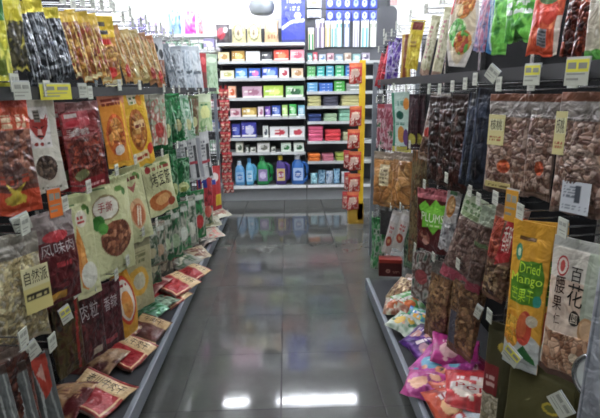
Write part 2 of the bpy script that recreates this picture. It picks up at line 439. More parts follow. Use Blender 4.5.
GROUP = {-1: 'snack packets hanging on the left gondola', 1: 'snack packets hanging on the right gondola'}
ORD = ['', 'second', 'third', 'fourth', 'fifth', 'sixth']
def hang(s, key, desc, x0, x1, y0, y1, bg=None, items=(), kind='pillow', m='film', th=.02, X=.75, turn=32, n=1, hk=True,
         lean=0, res=30, head=.08, name='snack_packet', cat='snack packet', tagc=M_TAG, gap=.036, seed=0, kids=()):
    pc = (x0 + x1) / 2; ym = (y0 + y1) / 2; phi = math.radians(turn)
    mid = onX(pc, ym, s * X); D = depth(mid); r = abs(mid.x) / max(mid.y, .1)
    w = (x1 - x0) * D / F / (math.sin(phi) + math.cos(phi) * r)
    wd = Vector((math.sin(phi), math.cos(phi) * -s, 0)) if s > 0 else Vector((math.sin(phi), math.cos(phi), 0))
    for _ in range(6):
        e0 = proj(mid - wd * w / 2)[0]; e1 = proj(mid + wd * w / 2)[0]
        w *= (x1 - x0) / (e1 - e0); mid = onX(proj(mid)[0] + pc - (e0 + e1) / 2, ym, s * X)
    if lean: w *= max(.6, 1 - abs(math.sin(math.radians(lean))) * (y1 - y0) / (x1 - x0) * .55)
    def ztop(yy):
        lo, hi = -3.0, 4.0
        for _ in range(40):
            m_ = (lo + hi) / 2
            if proj(Vector((s * X, mid.y, m_)))[1] > yy: lo = m_
            else: hi = m_
        return lo
    zt = ztop(y0); h = zt - ztop(y1); p = Vector((s * X, mid.y, zt))
    if lean: p.y += s * 0 + h / 2 * math.sin(math.radians(lean)) * (1 if s < 0 else -1) * math.cos(phi); p.x += h / 2 * math.sin(math.radians(lean)) * math.sin(phi)
    me = sheet(key, w, h, th, bg, items, kind, m, res, head, seed)
    o = link(name, me); place_on(o, s, p, phi, lean); tag(o, desc, cat, GROUP[s])
    for kk in kids:     # (part name, key, u0, v0, u1, v1, bg, items, material)
        pn, k2, u0, v0, u1, v1, b2, it2, m2 = kk
        cm = sheet(k2, w * (u1 - u0), h * (v1 - v0), .0012, b2, it2, 'box', m2, 20)
        c = link(pn, cm, o); c.location = ((u0 + u1 - 1) / 2 * w, -th * .62, -(1 - v1) * h)
    for i in range(1, n):
        c = copy_tree(o)
        place_on(c, s, p + Vector((s * gap * i, .004 * i, 0)), phi + math.radians(RND.uniform(-14, 10)), lean + RND.uniform(-6, 5))
        tag(c, desc + f', {ORD[i]} on its peg')
    if hk: hook(s, p, X, desc, tagc)
    return o
RND = random.Random(5)

# ================================================================== LEFT GONDOLA
L = -1
MEAT = ['7a2a1c', '5b1d14', '8f3a22', '6b2a20']
FISH = ['b98634', 'a5641f', 'd0a650', '8a5220']
NUT = ['9c7e6c', '84604e', 'b49a8a', '6a4a3e']
# ---- top row, near to far
hang(L, 'green_leaf_bag', 'green and yellow snack bag at the near left corner', -30, 9, -12, 96, 'c8c62c',
     [('r', 0, .72, 1, 1, '2f7a2a'), ('x', 0, .1, 1, .7, ['d9d43a', 'b8b428', '8a9a28', 'e4e060'], 5), ('r', .2, .2, .8, .35, '5a6a20')], turn=35)
hang(L, 'yellow_film_bag', 'slim yellow bag with a dark belly', 4, 24, -14, 70, 'd6c82e',
     [('x', 0, 0, 1, .6, ['3a3830', '57523a', '2a2a26', 'b0a83a'], 4), ('r', 0, .8, 1, 1, 'e0d83a')], turn=30)
BLK = [('r', 0, .86, 1, 1, 'd8c62c'), ('x', 0, 0, 1, .86, ['1c2026', '2c3138', '0f1216', '8b929a', '3b4048'], 7), ('l', [(.25, .8), (.3, .1)], .03, 'b8bec4'), ('l', [(.6, .8), (.75, .3), (.7, .1)], .03, '9aa0a8')]  # silver streaks and pale blotches are foil highlights painted into the colour
for i, (a, b, c, d) in enumerate([(14, 40, 2, 87), (30, 56, 0, 84), (46, 70, 8, 80)]):
    hang(L, 'black_foil_bag%d' % i, ['black crinkled foil bag with a yellow header', 'middle black foil bag with painted highlight streaks', 'narrower black foil bag next to the brown fish packs'][i],
         a, b, c, d, '14181c', BLK, m='foil', lean=-9, turn=34, th=.03, res=36, head=.12, seed=i)
for i, (a, b, c, d) in enumerate([(60, 78, 12, 80), (71, 88, 10, 84), (80, 99, 12, 80), (90, 108, 14, 84)]):
    cl = ['8a4a2c', 'b87a28', 'c08a30', 'c89834'][i]
    hang(L, 'golden_fish_pack%d' % i, ['reddish brown dried fish packet after the black bags', 'golden dried fish packet with dark stripes', 'tall golden packet with orange fish strips', 'golden fish packet ending in a cream corner'][i],
         a, b, c, d, cl, [('r', 0, .84, 1, 1, 'e0b828'), ('n', .06, .05, .94, .8, FISH + ['9a3a20'], 26, .003), ('l', [(.3, .8), (.45, .1)], .045, 'e8c878'), ('r', .1, .02, .9, .09, 'e6d8a0')],
         m='clear', lean=-10, turn=36, th=.025, seed=i)
hang(L, 'gold_red_pack', 'big golden packet with red badge and yellow header', 98, 119, 16, 86, 'c88a2c',
     [('r', 0, .7, 1, 1, 'f0c818'), ('r', .1, .74, .6, .8, '2a2420'), ('r', .15, .86, .5, .92, '3a3020'), ('r', 0, .6, .65, .68, 'd82a1c'), ('n', .05, .22, .95, .58, FISH, 24, .003), ('e', .4, .2, .35, .08, 'd02a20'), ('r', 0, 0, 1, .1, 'e8dcb0')],
     m='clear', lean=-4, turn=44, th=.025, head=.2, res=36)
for i, (a, b, c, d) in enumerate([(114, 129, 26, 84), (123, 139, 30, 84), (132, 147, 30, 84), (140, 155, 33, 85), (148, 162, 36, 88)]):
    hang(L, 'amber_fish_pack%d' % i, ['amber fish packet with red berry print at its foot', 'amber fish packet curling to a cream tail', 'olive gold fish packet, middle of the amber five', 'brownish fish packet leaning over the amber ones', 'small amber and red fish packet next the sardine bags'][i],
         a, b, c, d, ['b07a38', 'c8a860', 'a89050', '9a6a40', 'a86838'][i], [('x', 0, .12, 1, .85, FISH + ['d8c080', '7a4a28'], 5), ('l', [(.2, .9), (.35, .5), (.8, .15)], .06, 'e0d0a0'), ('e', .6, .2, .3, .12, ['c83028', 'd8c890', 'c8b878', 'b04030', 'c02820'][i])],
         m='clear', lean=-14, turn=38, th=.022, seed=i)
hang(L, 'panda_pack', 'white packet with black spots near the amber fish', 151, 164, 38, 78, 'c8ccd0', [('e', .35, .75, .2, .12, '22262a'), ('e', .75, .6, .2, .12, '2e3236'), ('x', 0, 0, 1, .45, ['7a5040', 'a06850', 'd0c8c0'], 4)], turn=45)
for i, (a, b, c, d) in enumerate([(163, 177, 44, 92), (172, 186, 46, 91), (181, 195, 46, 92), (189, 203, 46, 93)]):
    hang(L, 'silver_blue_bag%d' % i, ['grey silver bag with dark stripe, nearest of the silver ones', 'pale silver bag with smoky centre', 'pale blue silver bag with folded waist', 'bluish white bag next to the red pouch'][i],
         a, b, c, d, ['8a949c', 'a8b0b8', 'b8c4cc', 'c4ccd2'][i], [('x', 0, 0, 1, .9, [['6a747c', 'b0b8c0', '3a4248'], ['98a2aa', 'c8d0d6', '6a7278'], ['a8b8c4', 'd4dce2', '90a0ac'], ['b8c4cc', 'dce2e6', 'a0aab2']][i], 4), ('r', .2, .4, .8, .46, '5a646c')],  # blotches paint crinkle light and dark into the silver
         lean=[-12, -8, -10, -6][i], turn=44, th=.022, seed=i)
hang(L, 'red_thin_pouch', 'thin red pouch between silver and pale green bags', 200, 207, 53, 92, 'b02a30', [('e', .5, .8, .4, .1, 'e06060'), ('x', 0, 0, 1, .5, ['8a2028', '6a3a30'], 4)], turn=50, res=20)
hang(L, 'pale_green_bag', 'pale green bag at the far end of the top row', 206, 218, 54, 94, 'a8c0a0', [('e', .5, .85, .4, .08, 'd8e8d0'), ('x', 0, 0, 1, .7, ['7a9c78', 'b8d0b0', '90b088'], 4)], turn=50, res=24)

# ---- second row (below the tag rail at eye level)
hang(L, 'chilli_strip_bag', 'orange red bag of spicy strips, nearest second-row bag', -22, 34, 96, 214, '6a3a30',
     [('r', 0, .86, 1, 1, 'a83a28'), ('r', 0, .72, 1, .9, 'c84a20'), ('s', .1, .74, .9, .84, 'e8c8a0', 2), ('n', .03, .25, .97, .72, ['7a4a3a', '5a3630', '96604a', '6a5048'], 50, .003),
      ('r', 0, .0, 1, .2, 'b8401c'), ('e', .5, .14, .2, .05, 'b8a030'), ('p', [(.3, .3), (.42, .2), (.3, .1), (.5, .16), (.7, .08), (.6, .2), (.72, .28), (.5, .22)], 'c0aa30'), ('s', .2, .28, .8, .34, 'a83a20', 1)],
     m='clear', turn=34, th=.03, res=46, n=2)
hang(L, 'masked_dog_pack', 'white packet printed with a red horned mask and dark jerky window', 17, 62, 100, 194, 'd0ccbc',
     [('r', .22, .5, .8, .93, 'dcd8d2'), ('p', [(.3, .86), (.36, .7), (.5, .74), (.66, .7), (.76, .86), (.66, .8), (.5, .82), (.38, .8)], 'b03830'),
      ('p', [(.26, .84), (.34, .77), (.7, .77), (.78, .84), (.74, .72), (.62, .62), (.51, .585), (.4, .62), (.3, .72)], 'a83a34'), ('p', [(.36, .73), (.48, .7), (.47, .725)], '2a1614'), ('p', [(.55, .7), (.67, .73), (.56, .725)], '2a1614'), ('p', [(.47, .7), (.55, .7), (.58, .64), (.44, .64)], 'c8a8a0'), ('r', .42, .615, .6, .635, '2a1614'), ('r', .42, .77, .58, .9, '8a8478'), ('s', .44, .8, .56, .9, '4a4438', 3),
      ('e', .38, .54, .05, .02, 'a03a34'), ('e', .52, .54, .05, .02, 'a03a34'), ('s', .64, .53, .74, .57, '6a6a60', 1),
      ('N', .28, .15, .82, .42, ['4a3c34', '5c4c40', '3a2e28', '6e5c4c'], 30, .002), ('s', .1, .04, .85, .09, '8a8878', 1)],
     m='film', turn=33, th=.022, res=72, n=2, lean=-2)
hang(L, 'red_beef_pack', 'clear packet of dark shredded beef with red printed header', 62, 106, 102, 190, '7a2020',
     [('r', 0, .9, 1, 1, '8c5a58'), ('r', .06, .74, .7, .9, 'b84850'), ('r', .1, .84, .4, .88, 'd8c8c0'), ('e', .28, .78, .18, .035, 'c82838'), ('s', .1, .64, .66, .72, '9a8a86', 2), ('t', '手撕牛肉', .08, .64, .62, .72, 'b8a8a0'),
      ('n', .05, .14, .9, .62, MEAT + ['4a1a12'], 110, .002), ('r', 0, .0, 1, .13, '8a1c24'), ('r', .9, 0, 1, .9, '5a1418'), ('e', .3, .2, .18, .06, '6a7048'), ('s', .5, .03, .9, .09, 'd8a0a0', 1)],
     m='clear', lean=-3, turn=30, th=.024, res=64, n=2)
hang(L, 'orange_window_pack', 'orange packet with round food window and white floret', 100, 130, 93, 168, 'e09028',
     [('r', 0, .86, 1, 1, 'd88a6a'), ('s', .1, .84, .8, .95, '8a3020', 2), ('e', .45, .45, .38, .28, 'c85820'), ('N', .12, .2, .78, .68, ['b85a20', 'd88838', '9a4018', 'e0a050'], 26, .003), ('e', .5, .24, .2, .07, 'eadfd0'), ('r', 0, .0, 1, .08, 'e8b030'), ('l', [(.82, .85), (.9, .1)], .04, 'f0c030')],
     lean=-5, turn=32, th=.024, res=50)
hang(L, 'yellow_nut_pack', 'yellow packet with big round biscuit picture', 122, 152, 92, 166, 'e8b824',
     [('r', .3, .84, .8, .97, 'e8e0c0'), ('s', .35, .85, .75, .95, '4a7a30', 2), ('e', .72, .88, .12, .07, 'e89018'), ('e', .45, .5, .36, .28, 'a85c24'), ('N', .14, .27, .76, .72, ['b86c28', 'c8883c', '8a4818', 'd8a860'], 22, .002), ('r', .3, .52, .75, .62, 'e8c890'), ('s', .32, .53, .72, .61, '7a2a1c', 1), ('r', .1, .08, .75, .2, 'e8d8a8'), ('s', .15, .1, .7, .18, 'b04020', 1), ('e', .85, .22, .14, .08, 'c83020')],
     lean=-7, turn=33, th=.024, res=50)
hang(L, 'speckled_pale_pack', 'pale pink and green speckled packet after yellow one', 150, 166, 94, 145, 'b8b8a8', [('x', 0, 0, 1, .9, ['c8c8b8', '98b090', 'b86a60', 'd8d8c8'], 6), ('e', .5, .3, .3, .15, 'b04038')], turn=38, n=2)
GR = ['1c6a38', '2a8448', '0f4a28', '88b890', '1e7a40']
for i, (a, b, c, d) in enumerate([(160, 173, 95, 150), (168, 184, 94, 142), (178, 194, 96, 140), (188, 199, 96, 136)]):
    hang(L, 'green_seaweed_bag%d' % i, ['dark green seaweed packet, nearest of the green ones', 'bright green shiny seaweed packet with a pale disc', 'green and white seaweed packet bulging at the foot', 'brown edged green packet of the seaweed group'][i],
         a, b, c, d, ['1a6a34', '1f8a44', 'a8c8b0', '6a7a50'][i], [('x', 0, .05, 1, .95, [GR, GR, ['b8d0bc', '2a8448', 'd0ddd0', '7aa888'], ['4a5a38', '6a4a30', '90a080']][i], 4), ('e', .5, .35, .28, .13, 'c8c890'), ('l', [(.2, .9), (.35, .2)], .04, 'c0e0c8')],
         m='foil' if i == 1 else 'film', lean=[4, -6, -9, 3][i], turn=42, th=.028, seed=i, n=2)
hang(L, 'pastel_green_pouch', 'pastel green and yellow pouch at far end of second row', 197, 212, 94, 131, 'b0c490', [('r', 0, .8, 1, 1, 'd0dcb8'), ('e', .5, .5, .35, .2, 'd8dc90'), ('x', 0, 0, 1, .35, ['70a060', 'c0d0a0', '88b070'], 4), ('s', .2, .7, .8, .78, '3a7a40', 1)], turn=45, n=2)

# ---- third row
CREAM = 'cdcf9c'
hang(L, 'white_cabbage_bag', 'big clear bag of pale dried strips with black lettered label', -14, 44, 238, 344, 'a89c80',
     [('r', 0, .9, 1, 1, '8a8478'), ('n', .02, .03, .98, .86, ['b8a878', 'a89668', 'cabf94', '988860', 'b0a890'], 170, .004), ('x', 0, .82, 1, .9, ['8f897c', '6a645a'], 6)],
     m='clear', turn=30, th=.05, res=56, n=2, X=.72, cat='snack packet',
     kids=[('label', 'cabbage_label', .5, .3, .98, .72, 'cfc27a', [('r', 0, .55, 1, 1, 'd6cfa0'), ('t', '自然派', .08, .64, .94, .94, '16140e'), ('r', .1, .3, .9, .45, '2a261a'), ('s', .15, .32, .85, .43, 'c8bc80', 1)], 'card')])
hang(L, 'dark_meat_sleeve', 'dark red meat packet with clear shiny shoulders and red oval', 34, 78, 214, 302, '5a1a1e',
     [('r', 0, .84, 1, 1, '9a8f8c'), ('x', 0, .72, 1, .86, ['a89c98', '7a6a68', 'c0b8b4'], 5), ('e', .5, .76, .3, .06, 'b83038'), ('r', .08, .58, .95, .7, '5a2a2c'), ('t', '风味肉', .1, .56, .9, .7, 'b0a8a8'), ('s', .4, .42, .75, .5, 'a8343a', 1), ('x', .05, .02, .95, .4, ['4a1418', '641c20', '381014'], 5), ('r', .1, .04, .6, .14, 'c08a28')],
     m='clear', turn=30, th=.03, res=56, n=2, X=.74)
def cream(key, desc, x0, x1, y0, y1, pic, turn=31, **k):
    items = [('r', 0, .93, 1, 1, 'b9bf8a'), ('r', .12, .91, .4, .925, '5a7a48'), ('e', .72, .88, .1, .03, '5f8a3c'), ('e', .84, .84, .05, .04, '4a7a34')] + pic
    return hang(L, key, desc, x0, x1, y0, y1, CREAM, items, turn=turn, th=.022, res=60, **k)
ROOT = [('p', [(.3, .12), (.2, .45), (.35, .72), (.55, .5), (.62, .2), (.5, .08)], 'd88a38'), ('p', [(.42, .14), (.36, .4), (.44, .62), (.52, .4)], 'e8a858'), ('e', .6, .22, .3, .13, 'dcdccc'), ('e', .55, .78, .22, .08, 'e0dcc8'), ('s', .4, .74, .7, .82, 'b03a34', 2)]
cream('cream_carrot_pack', 'cream packet picturing orange root strips, partly behind its neighbours', 68, 96, 196, 296, ROOT, n=2)
cream('cream_noodle_pack', 'cream packet with bowl of brown shredded food and white oval badge', 88, 132, 178, 274,
      [('e', .38, .72, .3, .13, '9a8a60'), ('e', .38, .72, .27, .11, 'e4e0d0'), ('t', '手撕', .2, .68, .52, .78, 'a83030'), ('N', .22, .2, .92, .58, ['a06848', '8a5238', 'b88060', '6e3c2a'], 50, .002), ('e', .2, .58, .13, .08, '3e8434'), ('e', .28, .52, .09, .06, '58a040'), ('r', .2, .04, .8, .08, 'b8b888')], n=2)
cream('cream_shrimp_pack', 'cream packet with pinkish orange food slice and fern print', 118, 150, 166, 242,
      [('e', .5, .38, .3, .2, 'dcae80'), ('e', .5, .36, .24, .15, 'cc7a50'), ('l', [(.4, .26), (.52, .46)], .03, 'ecdcc0'), ('l', [(.5, .24), (.6, .44)], .03, 'ecdcc0'), ('p', [(.3, .78), (.5, .66), (.7, .8), (.5, .74)], 'b86a60'), ('s', .2, .82, .8, .9, '7a3a30', 1)], lean=-9, turn=34)
cream('cream_snack_pack', 'cream packet with black brush writing and orange slices', 142, 176, 158, 214,
      [('t', '烤面筋', .2, .52, .9, .78, '2a241c'), ('e', .2, .84, .1, .06, 'a02a28'), ('s', .35, .8, .9, .9, '9a3a34', 1), ('e', .45, .25, .4, .17, 'c8743a'), ('e', .5, .27, .24, .1, 'e0a868'), ('e', .8, .18, .14, .08, 'a84a28')], lean=-8, turn=34)
for i, (a, b, c, d) in enumerate([(176, 190, 136, 182), (184, 199, 134, 181), (196, 212, 132, 180)]):
    hang(L, 'white_box_pack%d' % i, ['white silver packet with dark window, nearest of three', 'white silver packet with red stripe, middle of three', 'white silver packet with red stripe and grey corner'][i],
         a, b, c, d, 'c0c2c0', [('r', .05, .1, .3, .9, '9a9ca0'), ('r', .7, .05, .95, .75, '3a3c3e'), ('r', .3, .35, .9, .42, 'a83a44'), ('s', .35, .5, .6, .85, '6a6c70', 5)], kind='flat', lean=-5, turn=46, th=.016, seed=i)
for i, (a, b, c, d) in enumerate([(166, 178, 150, 202), (174, 190, 158, 196)]):
    hang(L, 'green_wet_pouch%d' % i, ['glossy green pouch hanging before the white packets', 'green pouch with pale pea picture below the white packets'][i],
         a, b, c, d, '1f7a40', [('x', 0, .1, 1, 1, GR, 4), ('e', .5, .25, .38, .13, 'c0c888'), ('e', .5, .2, .2, .07, '8a9a48')], m='foil', turn=42, th=.03, seed=i)
hang(L, 'red_blue_pouch', 'red pouch with blue patch near the far lower rows', 200, 212, 168, 206, 'a83038', [('r', .1, .5, .5, .9, '2a3a8a'), ('x', 0, 0, 1, .45, ['8a2028', 'b83840', '6a1a20'], 4)], turn=46, n=2)
hang(L, 'red_yellow_pouch', 'red pouch with yellow foot at far end of third row', 209, 221, 166, 210, 'b02c30', [('e', .5, .75, .3, .1, 'd8d0c8'), ('r', .5, .1, 1, .35, 'd8b824'), ('r', .1, .6, .5, .7, '3848a0')], turn=46)

# ---- fourth row
hang(L, 'plum_dark_bag', 'dark plum bag with white brush marks above the deck', 74, 104, 292, 358, '3a1418',
     [('x', 0, 0, 1, .95, ['2a1014', '501c20', '3a1a1a', '6a2a2c'], 5), ('t', '肉粒', .2, .62, .8, .86, 'b8b0b0'), ('r', .5, .06, .8, .16, 'b8a890')], m='clear', turn=32, th=.03, n=2, X=.78)
hang(L, 'maroon_bag', 'maroon bag with pink marks beside the yellow oval packet', 96, 122, 282, 346, '4a1a20',
     [('x', 0, 0, 1, .95, ['3a1418', '5a2228', '2a0e12'], 5), ('t', '香辣', .25, .6, .8, .8, 'c0b8b8'), ('r', .2, .1, .7, .18, 'a84048')], m='clear', turn=34, th=.03, X=.78)
hang(L, 'yellow_oval_bag', 'yellow pouch with orange bordered white oval picture', 111, 137, 266, 336, 'd89a20',
     [('e', .5, .52, .42, .36, 'c83a1c'), ('e', .5, .52, .34, .3, 'e0d8c8'), ('e', .5, .46, .22, .2, 'd88a38'), ('x', .3, .35, .7, .5, ['c07028', 'e0a850'], 6), ('s', .3, .72, .7, .78, 'a83030', 1)], lean=-6, turn=30, th=.028, res=50, kind='oval', X=.75)
hang(L, 'cream_mesh_bag', 'dull cream bag with yellow egg shape behind the oval pouch', 122, 152, 238, 308, 'b0aa80',
     [('e', .5, .4, .35, .2, 'd8a838'), ('e', .52, .4, .2, .12, 'c8c4a8'), ('s', .2, .65, .8, .8, '7a7a50', 2), ('r', 0, .86, 1, 1, '8a8868')], turn=32, th=.026, res=46, X=.77)
for i, (a, b, c, d) in enumerate([(142, 158, 228, 266), (150, 166, 222, 264), (158, 173, 216, 260), (166, 182, 208, 258), (174, 190, 202, 250), (182, 197, 196, 246), (192, 205, 190, 238), (201, 213, 182, 226)]):
    bgc = ['6a7a60', '8a7a68', '2a6a40', '1f6a3c', '4a8a58', '8a8a80', '2a7a40', '9a9a70'][i]
    hang(L, 'lower_green_pack%d' % i, ['dull grey green pouch', 'brownish pouch with pale band', 'dark green narrow pouch', 'deep green glossy pouch', 'mid green pouch with white patch', 'grey and brown pouch with pale disc', 'green pouch with a red dot', 'yellowish white pouch'][i] + ' in the lowest far-left row',
         a, b, c, d, bgc, [('x', 0, .05, 1, .95, [bgc, 'a8a898', '2a4a30', bgc], 4), ('e', .5, .35, .3, .14, ['c0b890', 'c8a888', 'b8c8a0', 'a0b890', 'd8dcd0', 'c8c8b8', 'b83838', 'c05848'][i]), ('r', .1, .8, .9, .9, 'b8bcb0')],
         turn=40, th=.024, seed=i, X=.78, hk=i % 2 == 0, res=24)
for i, (a, b, c, d, bg_) in enumerate([(134, 150, 250, 296, '4a3a30'), (146, 160, 240, 284, '2f5a3c'), (158, 172, 230, 274, '5a5a50'), (170, 184, 218, 262, '8a3a34'), (184, 198, 206, 252, '4a6a48'), (196, 208, 196, 240, '6a3038')]):
    hang(L, 'lower_back_pack%d' % i, ['dull brown', 'dark green', 'slate olive', 'brick red', 'moss green', 'maroon'][i] + ' pouch hung low behind the far-left deck goods', a, b, c, d, bg_,
         [('x', 0, .05, 1, .95, [bg_, 'a8a090', bg_, '3a3a34'], 4), ('e', .5, .4, .3, .14, 'b8b090')], turn=38, th=.024, X=.88, n=2, hk=False, seed=i, res=24)
# lowest near-left: claws and dark packs
hang(L, 'brown_sauce_bag', 'dark brown marinated meat bag below the pale strips bag', -10, 36, 350, 440, '3a1c14',
     [('n', 0, .0, 1, .9, ['4a2014', '5a2c1c', '301410', '6a3424'], 50, .003), ('r', 0, .9, 1, 1, '5a4a40')], m='clear', turn=30, th=.03, n=2, X=.72, res=40)
for i, (a, b, c, d) in enumerate([(-4, 18, 366, 450), (16, 38, 362, 452), (34, 60, 352, 440)]):
    hang(L, 'chicken_feet_pack%d' % i, ['grey backed slim packet with white edge, nearest the corner', 'grey backed slim packet with curling white edge', 'slim packet with red and orange flame corner'][i],
         a, b, c, d, '5a5e5c', [('l', [(.15, 1), (.3, .6), (.2, .2), (.3, 0)], .06, 'a8aca8'), ('l', [(.8, 1), (.7, .5), (.85, 0)], .05, '90948f')] + ([('p', [(.1, .95), (.85, .98), (.8, .6), (.4, .5)], 'b83a24'), ('p', [(.25, .8), (.6, .9), (.6, .68)], 'd8a898')] if i == 2 else [('r', 0, .9, 1, 1, '3a2820')]),
         turn=48, th=.02, X=.70, lean=-4, hk=i == 2, tagc=M_TAG, seed=i)
hang(L, 'olive_shadow_pack', 'olive brown packet under the cream packets', 54, 82, 300, 372, '4a3a1e', [('x', 0, 0, 1, 1, ['3a3018', '56481f', '4a2218', '2a2414'], 4), ('l', [(.9, 1), (.75, .4), (.8, 0)], .05, '9a2a20')], m='clear', turn=34, X=.80, n=2)  # mottled dark olive and brown print with a red line

# ---- packets lying on the left deck
def lay(s, key, desc, px, py, w, h, head, tilt=20, roll=0, z=None, bg=None, items=(), kind='pillow', m='film', th=.035, res=36, seed=0, name='snack_packet', cat='snack packet', group=None):
    """lying packet: head = compass of its top (deg, 0 = into the scene), tilt lifts the top end, z = lowest height"""
    z = DZ if z is None else z
    me = sheet(key, w, h, th, bg, items, kind, m, res, .05, seed)
    hd = math.radians(head); t = math.radians(tilt)
    Zd = Vector((math.sin(hd) * math.cos(t), math.cos(hd) * math.cos(t), math.sin(t)))
    n = Vector((-math.sin(hd) * math.sin(t), -math.cos(hd) * math.sin(t), math.cos(t)))
    R = Matrix.Rotation(math.radians(roll), 3, Zd); n = R @ n
    Y = -n; X = Y.cross(Zd)
    M = Matrix((X, Y, Zd)).transposed().to_4x4()
    co = np.empty(len(me.vertices) * 3); me.vertices.foreach_get('co', co); co = co.reshape(-1, 3)
    A = np.array(M.to_3x3()); wz = (co @ A.T)[:, 2]
    cz = z - wz.min() + .0005
    ctr = M @ Vector((0, 0, -h / 2))
    p = onZ(px, py, cz + ctr.z)
    M.translation = Vector((p.x - ctr.x, p.y - ctr.y, cz))
    o = link(name, me); o.matrix_world = M
    return tag(o, desc, cat, group or ('snack packets lying on the left deck' if s < 0 else 'snack packets lying on the right deck'))
RED = [('r', .0, .0, 1, .06, '3a2418'), ('r', .06, .1, .94, .62, '9c1c22'), ('r', 0, .62, 1, .95, 'c8a878'), ('r', .1, .66, .9, .92, 'd8bc8c'), ('t', '老川牛肉干', .14, .68, .88, .9, '2a1c14'), ('l', [(.06, .1), (.06, .62)], .014, 'd8b888'), ('l', [(.94, .1), (.94, .62)], .014, 'd8b888'), ('r', .06, .1, .94, .125, 'd8b888'), ('x', .12, .2, .88, .5, ['9c1c22', '8a161c', 'aa2428'], 4)]
rp = [(94, 394, .30, .25, 24, 6, DZ, 'red and cream packet lying nearest on the left deck'),
      (126, 352, .27, .21, 28, 14, DZ, 'red and cream packet, second nearest on the left deck'),
      (149, 328, .22, .17, 26, 22, DZ, 'brown and cream packet propped behind the second red one'),
      (176, 284, .27, .24, 40, 10, DZ + .045, 'red packet with white edge slanting over others'),
      (168, 296, .26, .22, 34, 8, DZ, 'red packet squashed beneath the slanting one'),
      (192, 272, .24, .20, 40, 10, DZ, 'red and silver packet near the rail, mid deck')]
for i, (px, py, w_, h_, hd, tl, z_, d_) in enumerate(rp):
    its = RED if i != 2 else [('r', .05, .1, .95, .6, '5a2c20'), ('r', 0, .62, 1, .95, 'b89868'), ('t', '牛肉干', .2, .68, .8, .9, '2a1c14'), ('r', 0, 0, 1, .05, 'c8a878')]
    lay(L, 'red_cream_pack%d' % i, d_, px, py, w_, h_, hd, tl, 6, z_, '8a2a24' if i != 2 else '4a2a20', its, th=.045, res=56 if i < 2 else 40, seed=i)
lay(L, 'green_gloss_bag', 'glossy green and clear bag between the red packets', 152, 311, .2, .16, 50, 16, 0, DZ, '2a8a4a', [('x', 0, 0, 1, 1, ['1f7a3c', '8ab8a0', '2a8a4a', 'b0b8b0'], 4)], m='foil', th=.05)
for i, (px, py, w_, h_, hd, tl, c1, c2, d_) in enumerate([
    (196, 254, .2, .16, 60, 12, 'a89c80', '6a3a28', 'tan and white packet with brown writing on the far deck'),
    (184, 262, .22, .16, 40, 10, '8a8a80', '3a5a3a', 'grey green flat packet behind the red silver one'),
    (202, 240, .2, .15, 50, 14, '8a7a70', '2a2a2a', 'dull packet with black band on the far deck'),
    (212, 234, .2, .15, 60, 10, '9a9a8a', 'b84038', 'pale packet with red corner close to the rail'),
    (208, 222, .26, .2, 70, 8, 'a8a890', '6a6a50', 'whitish packet lying open side up near far end'),
    (218, 214, .24, .18, 60, 8, 'b0b098', '8a3a30', 'pale olive packet last on the left deck')]):
    lay(L, 'far_deck_pack%d' % i, d_, px, py, w_ * 1.2, h_ * 1.2, hd, tl, 5, DZ + .02 * (i % 2), c1, [('x', .05, .1, .95, .9, [c1, c1, c2, 'c8c4b0'], 4), ('s', .15, .6, .85, .85, c2, 2)], th=.04, seed=i)

for i, (px, py, w_, h_, hd, tl, z_, c1, c2, d_) in enumerate([
    (62, 400, .26, .2, 10, 10, DZ, '5a1a1c', 'b08a60', 'dark red packet peeking out left of the nearest red one'),
    (100, 362, .24, .2, 20, 8, DZ, '4a1a18', '9a7a58', 'dark red packet beneath the second nearest red one'),
    (128, 330, .2, .18, 30, 10, DZ, '6a1c20', 'b09068', 'dull red packet behind the brown and cream packet'),
    (160, 303, .22, .18, 40, 8, DZ, '3a4a34', '8aa088', 'dark green packet next to the glossy green bag'),
    (150, 285, .26, .2, 30, 14, DZ + .03, '7a2024', 'c0a090', 'red white packet leaning into the shelf, mid deck'),
    (172, 262, .24, .18, 40, 10, DZ + .02, '5a4a40', '9aa090', 'grey brown packet deep on the mid deck'),
    (184, 246, .24, .18, 50, 10, DZ + .02, '6a6a5c', 'a8987c', 'khaki packet in the far third of the deck')]):
    lay(L, 'deck_fill_pack%d' % i, d_, px, py, w_, h_, hd, tl, -6, z_, c1, [('x', .0, .0, 1, 1, [c1, c1, c2, c1], 3), ('r', 0, .8, 1, .95, c2), ('s', .15, .5, .85, .7, c2, 2)], th=.04, seed=i)

# ---- hanging strips of little red bags at the far end
def strip_bags(s, X, Y, zs, w_, h_, group, lab, cols, key):
    for i, z in enumerate(zs):
        me = sheet(key, w_, h_, .03, cols[0], [('r', 0, .8, 1, 1, cols[1]), ('e', .45, .5, .35, .22, cols[2]), ('x', .05, .05, .95, .4, [cols[0], cols[3], 'e8d8c8', cols[0]], 5), ('s', .15, .62, .85, .75, 'f0e0c0', 1)], 'pillow', 'film', 24, .1, 3)
        o = link('snack_packet', me); o.matrix_world = Matrix.Translation((X + .01 * math.sin(i * 2.3), Y, z)) @ Matrix.Rotation(math.radians(12 * math.sin(i * 1.7)), 4, 'Z')
        tag(o, lab + ', ' + ['topmost', 'second', 'third', 'fourth', 'fifth', 'sixth', 'seventh', 'eighth', 'ninth', 'tenth'][i] + ' from the top', 'snack packet', group)
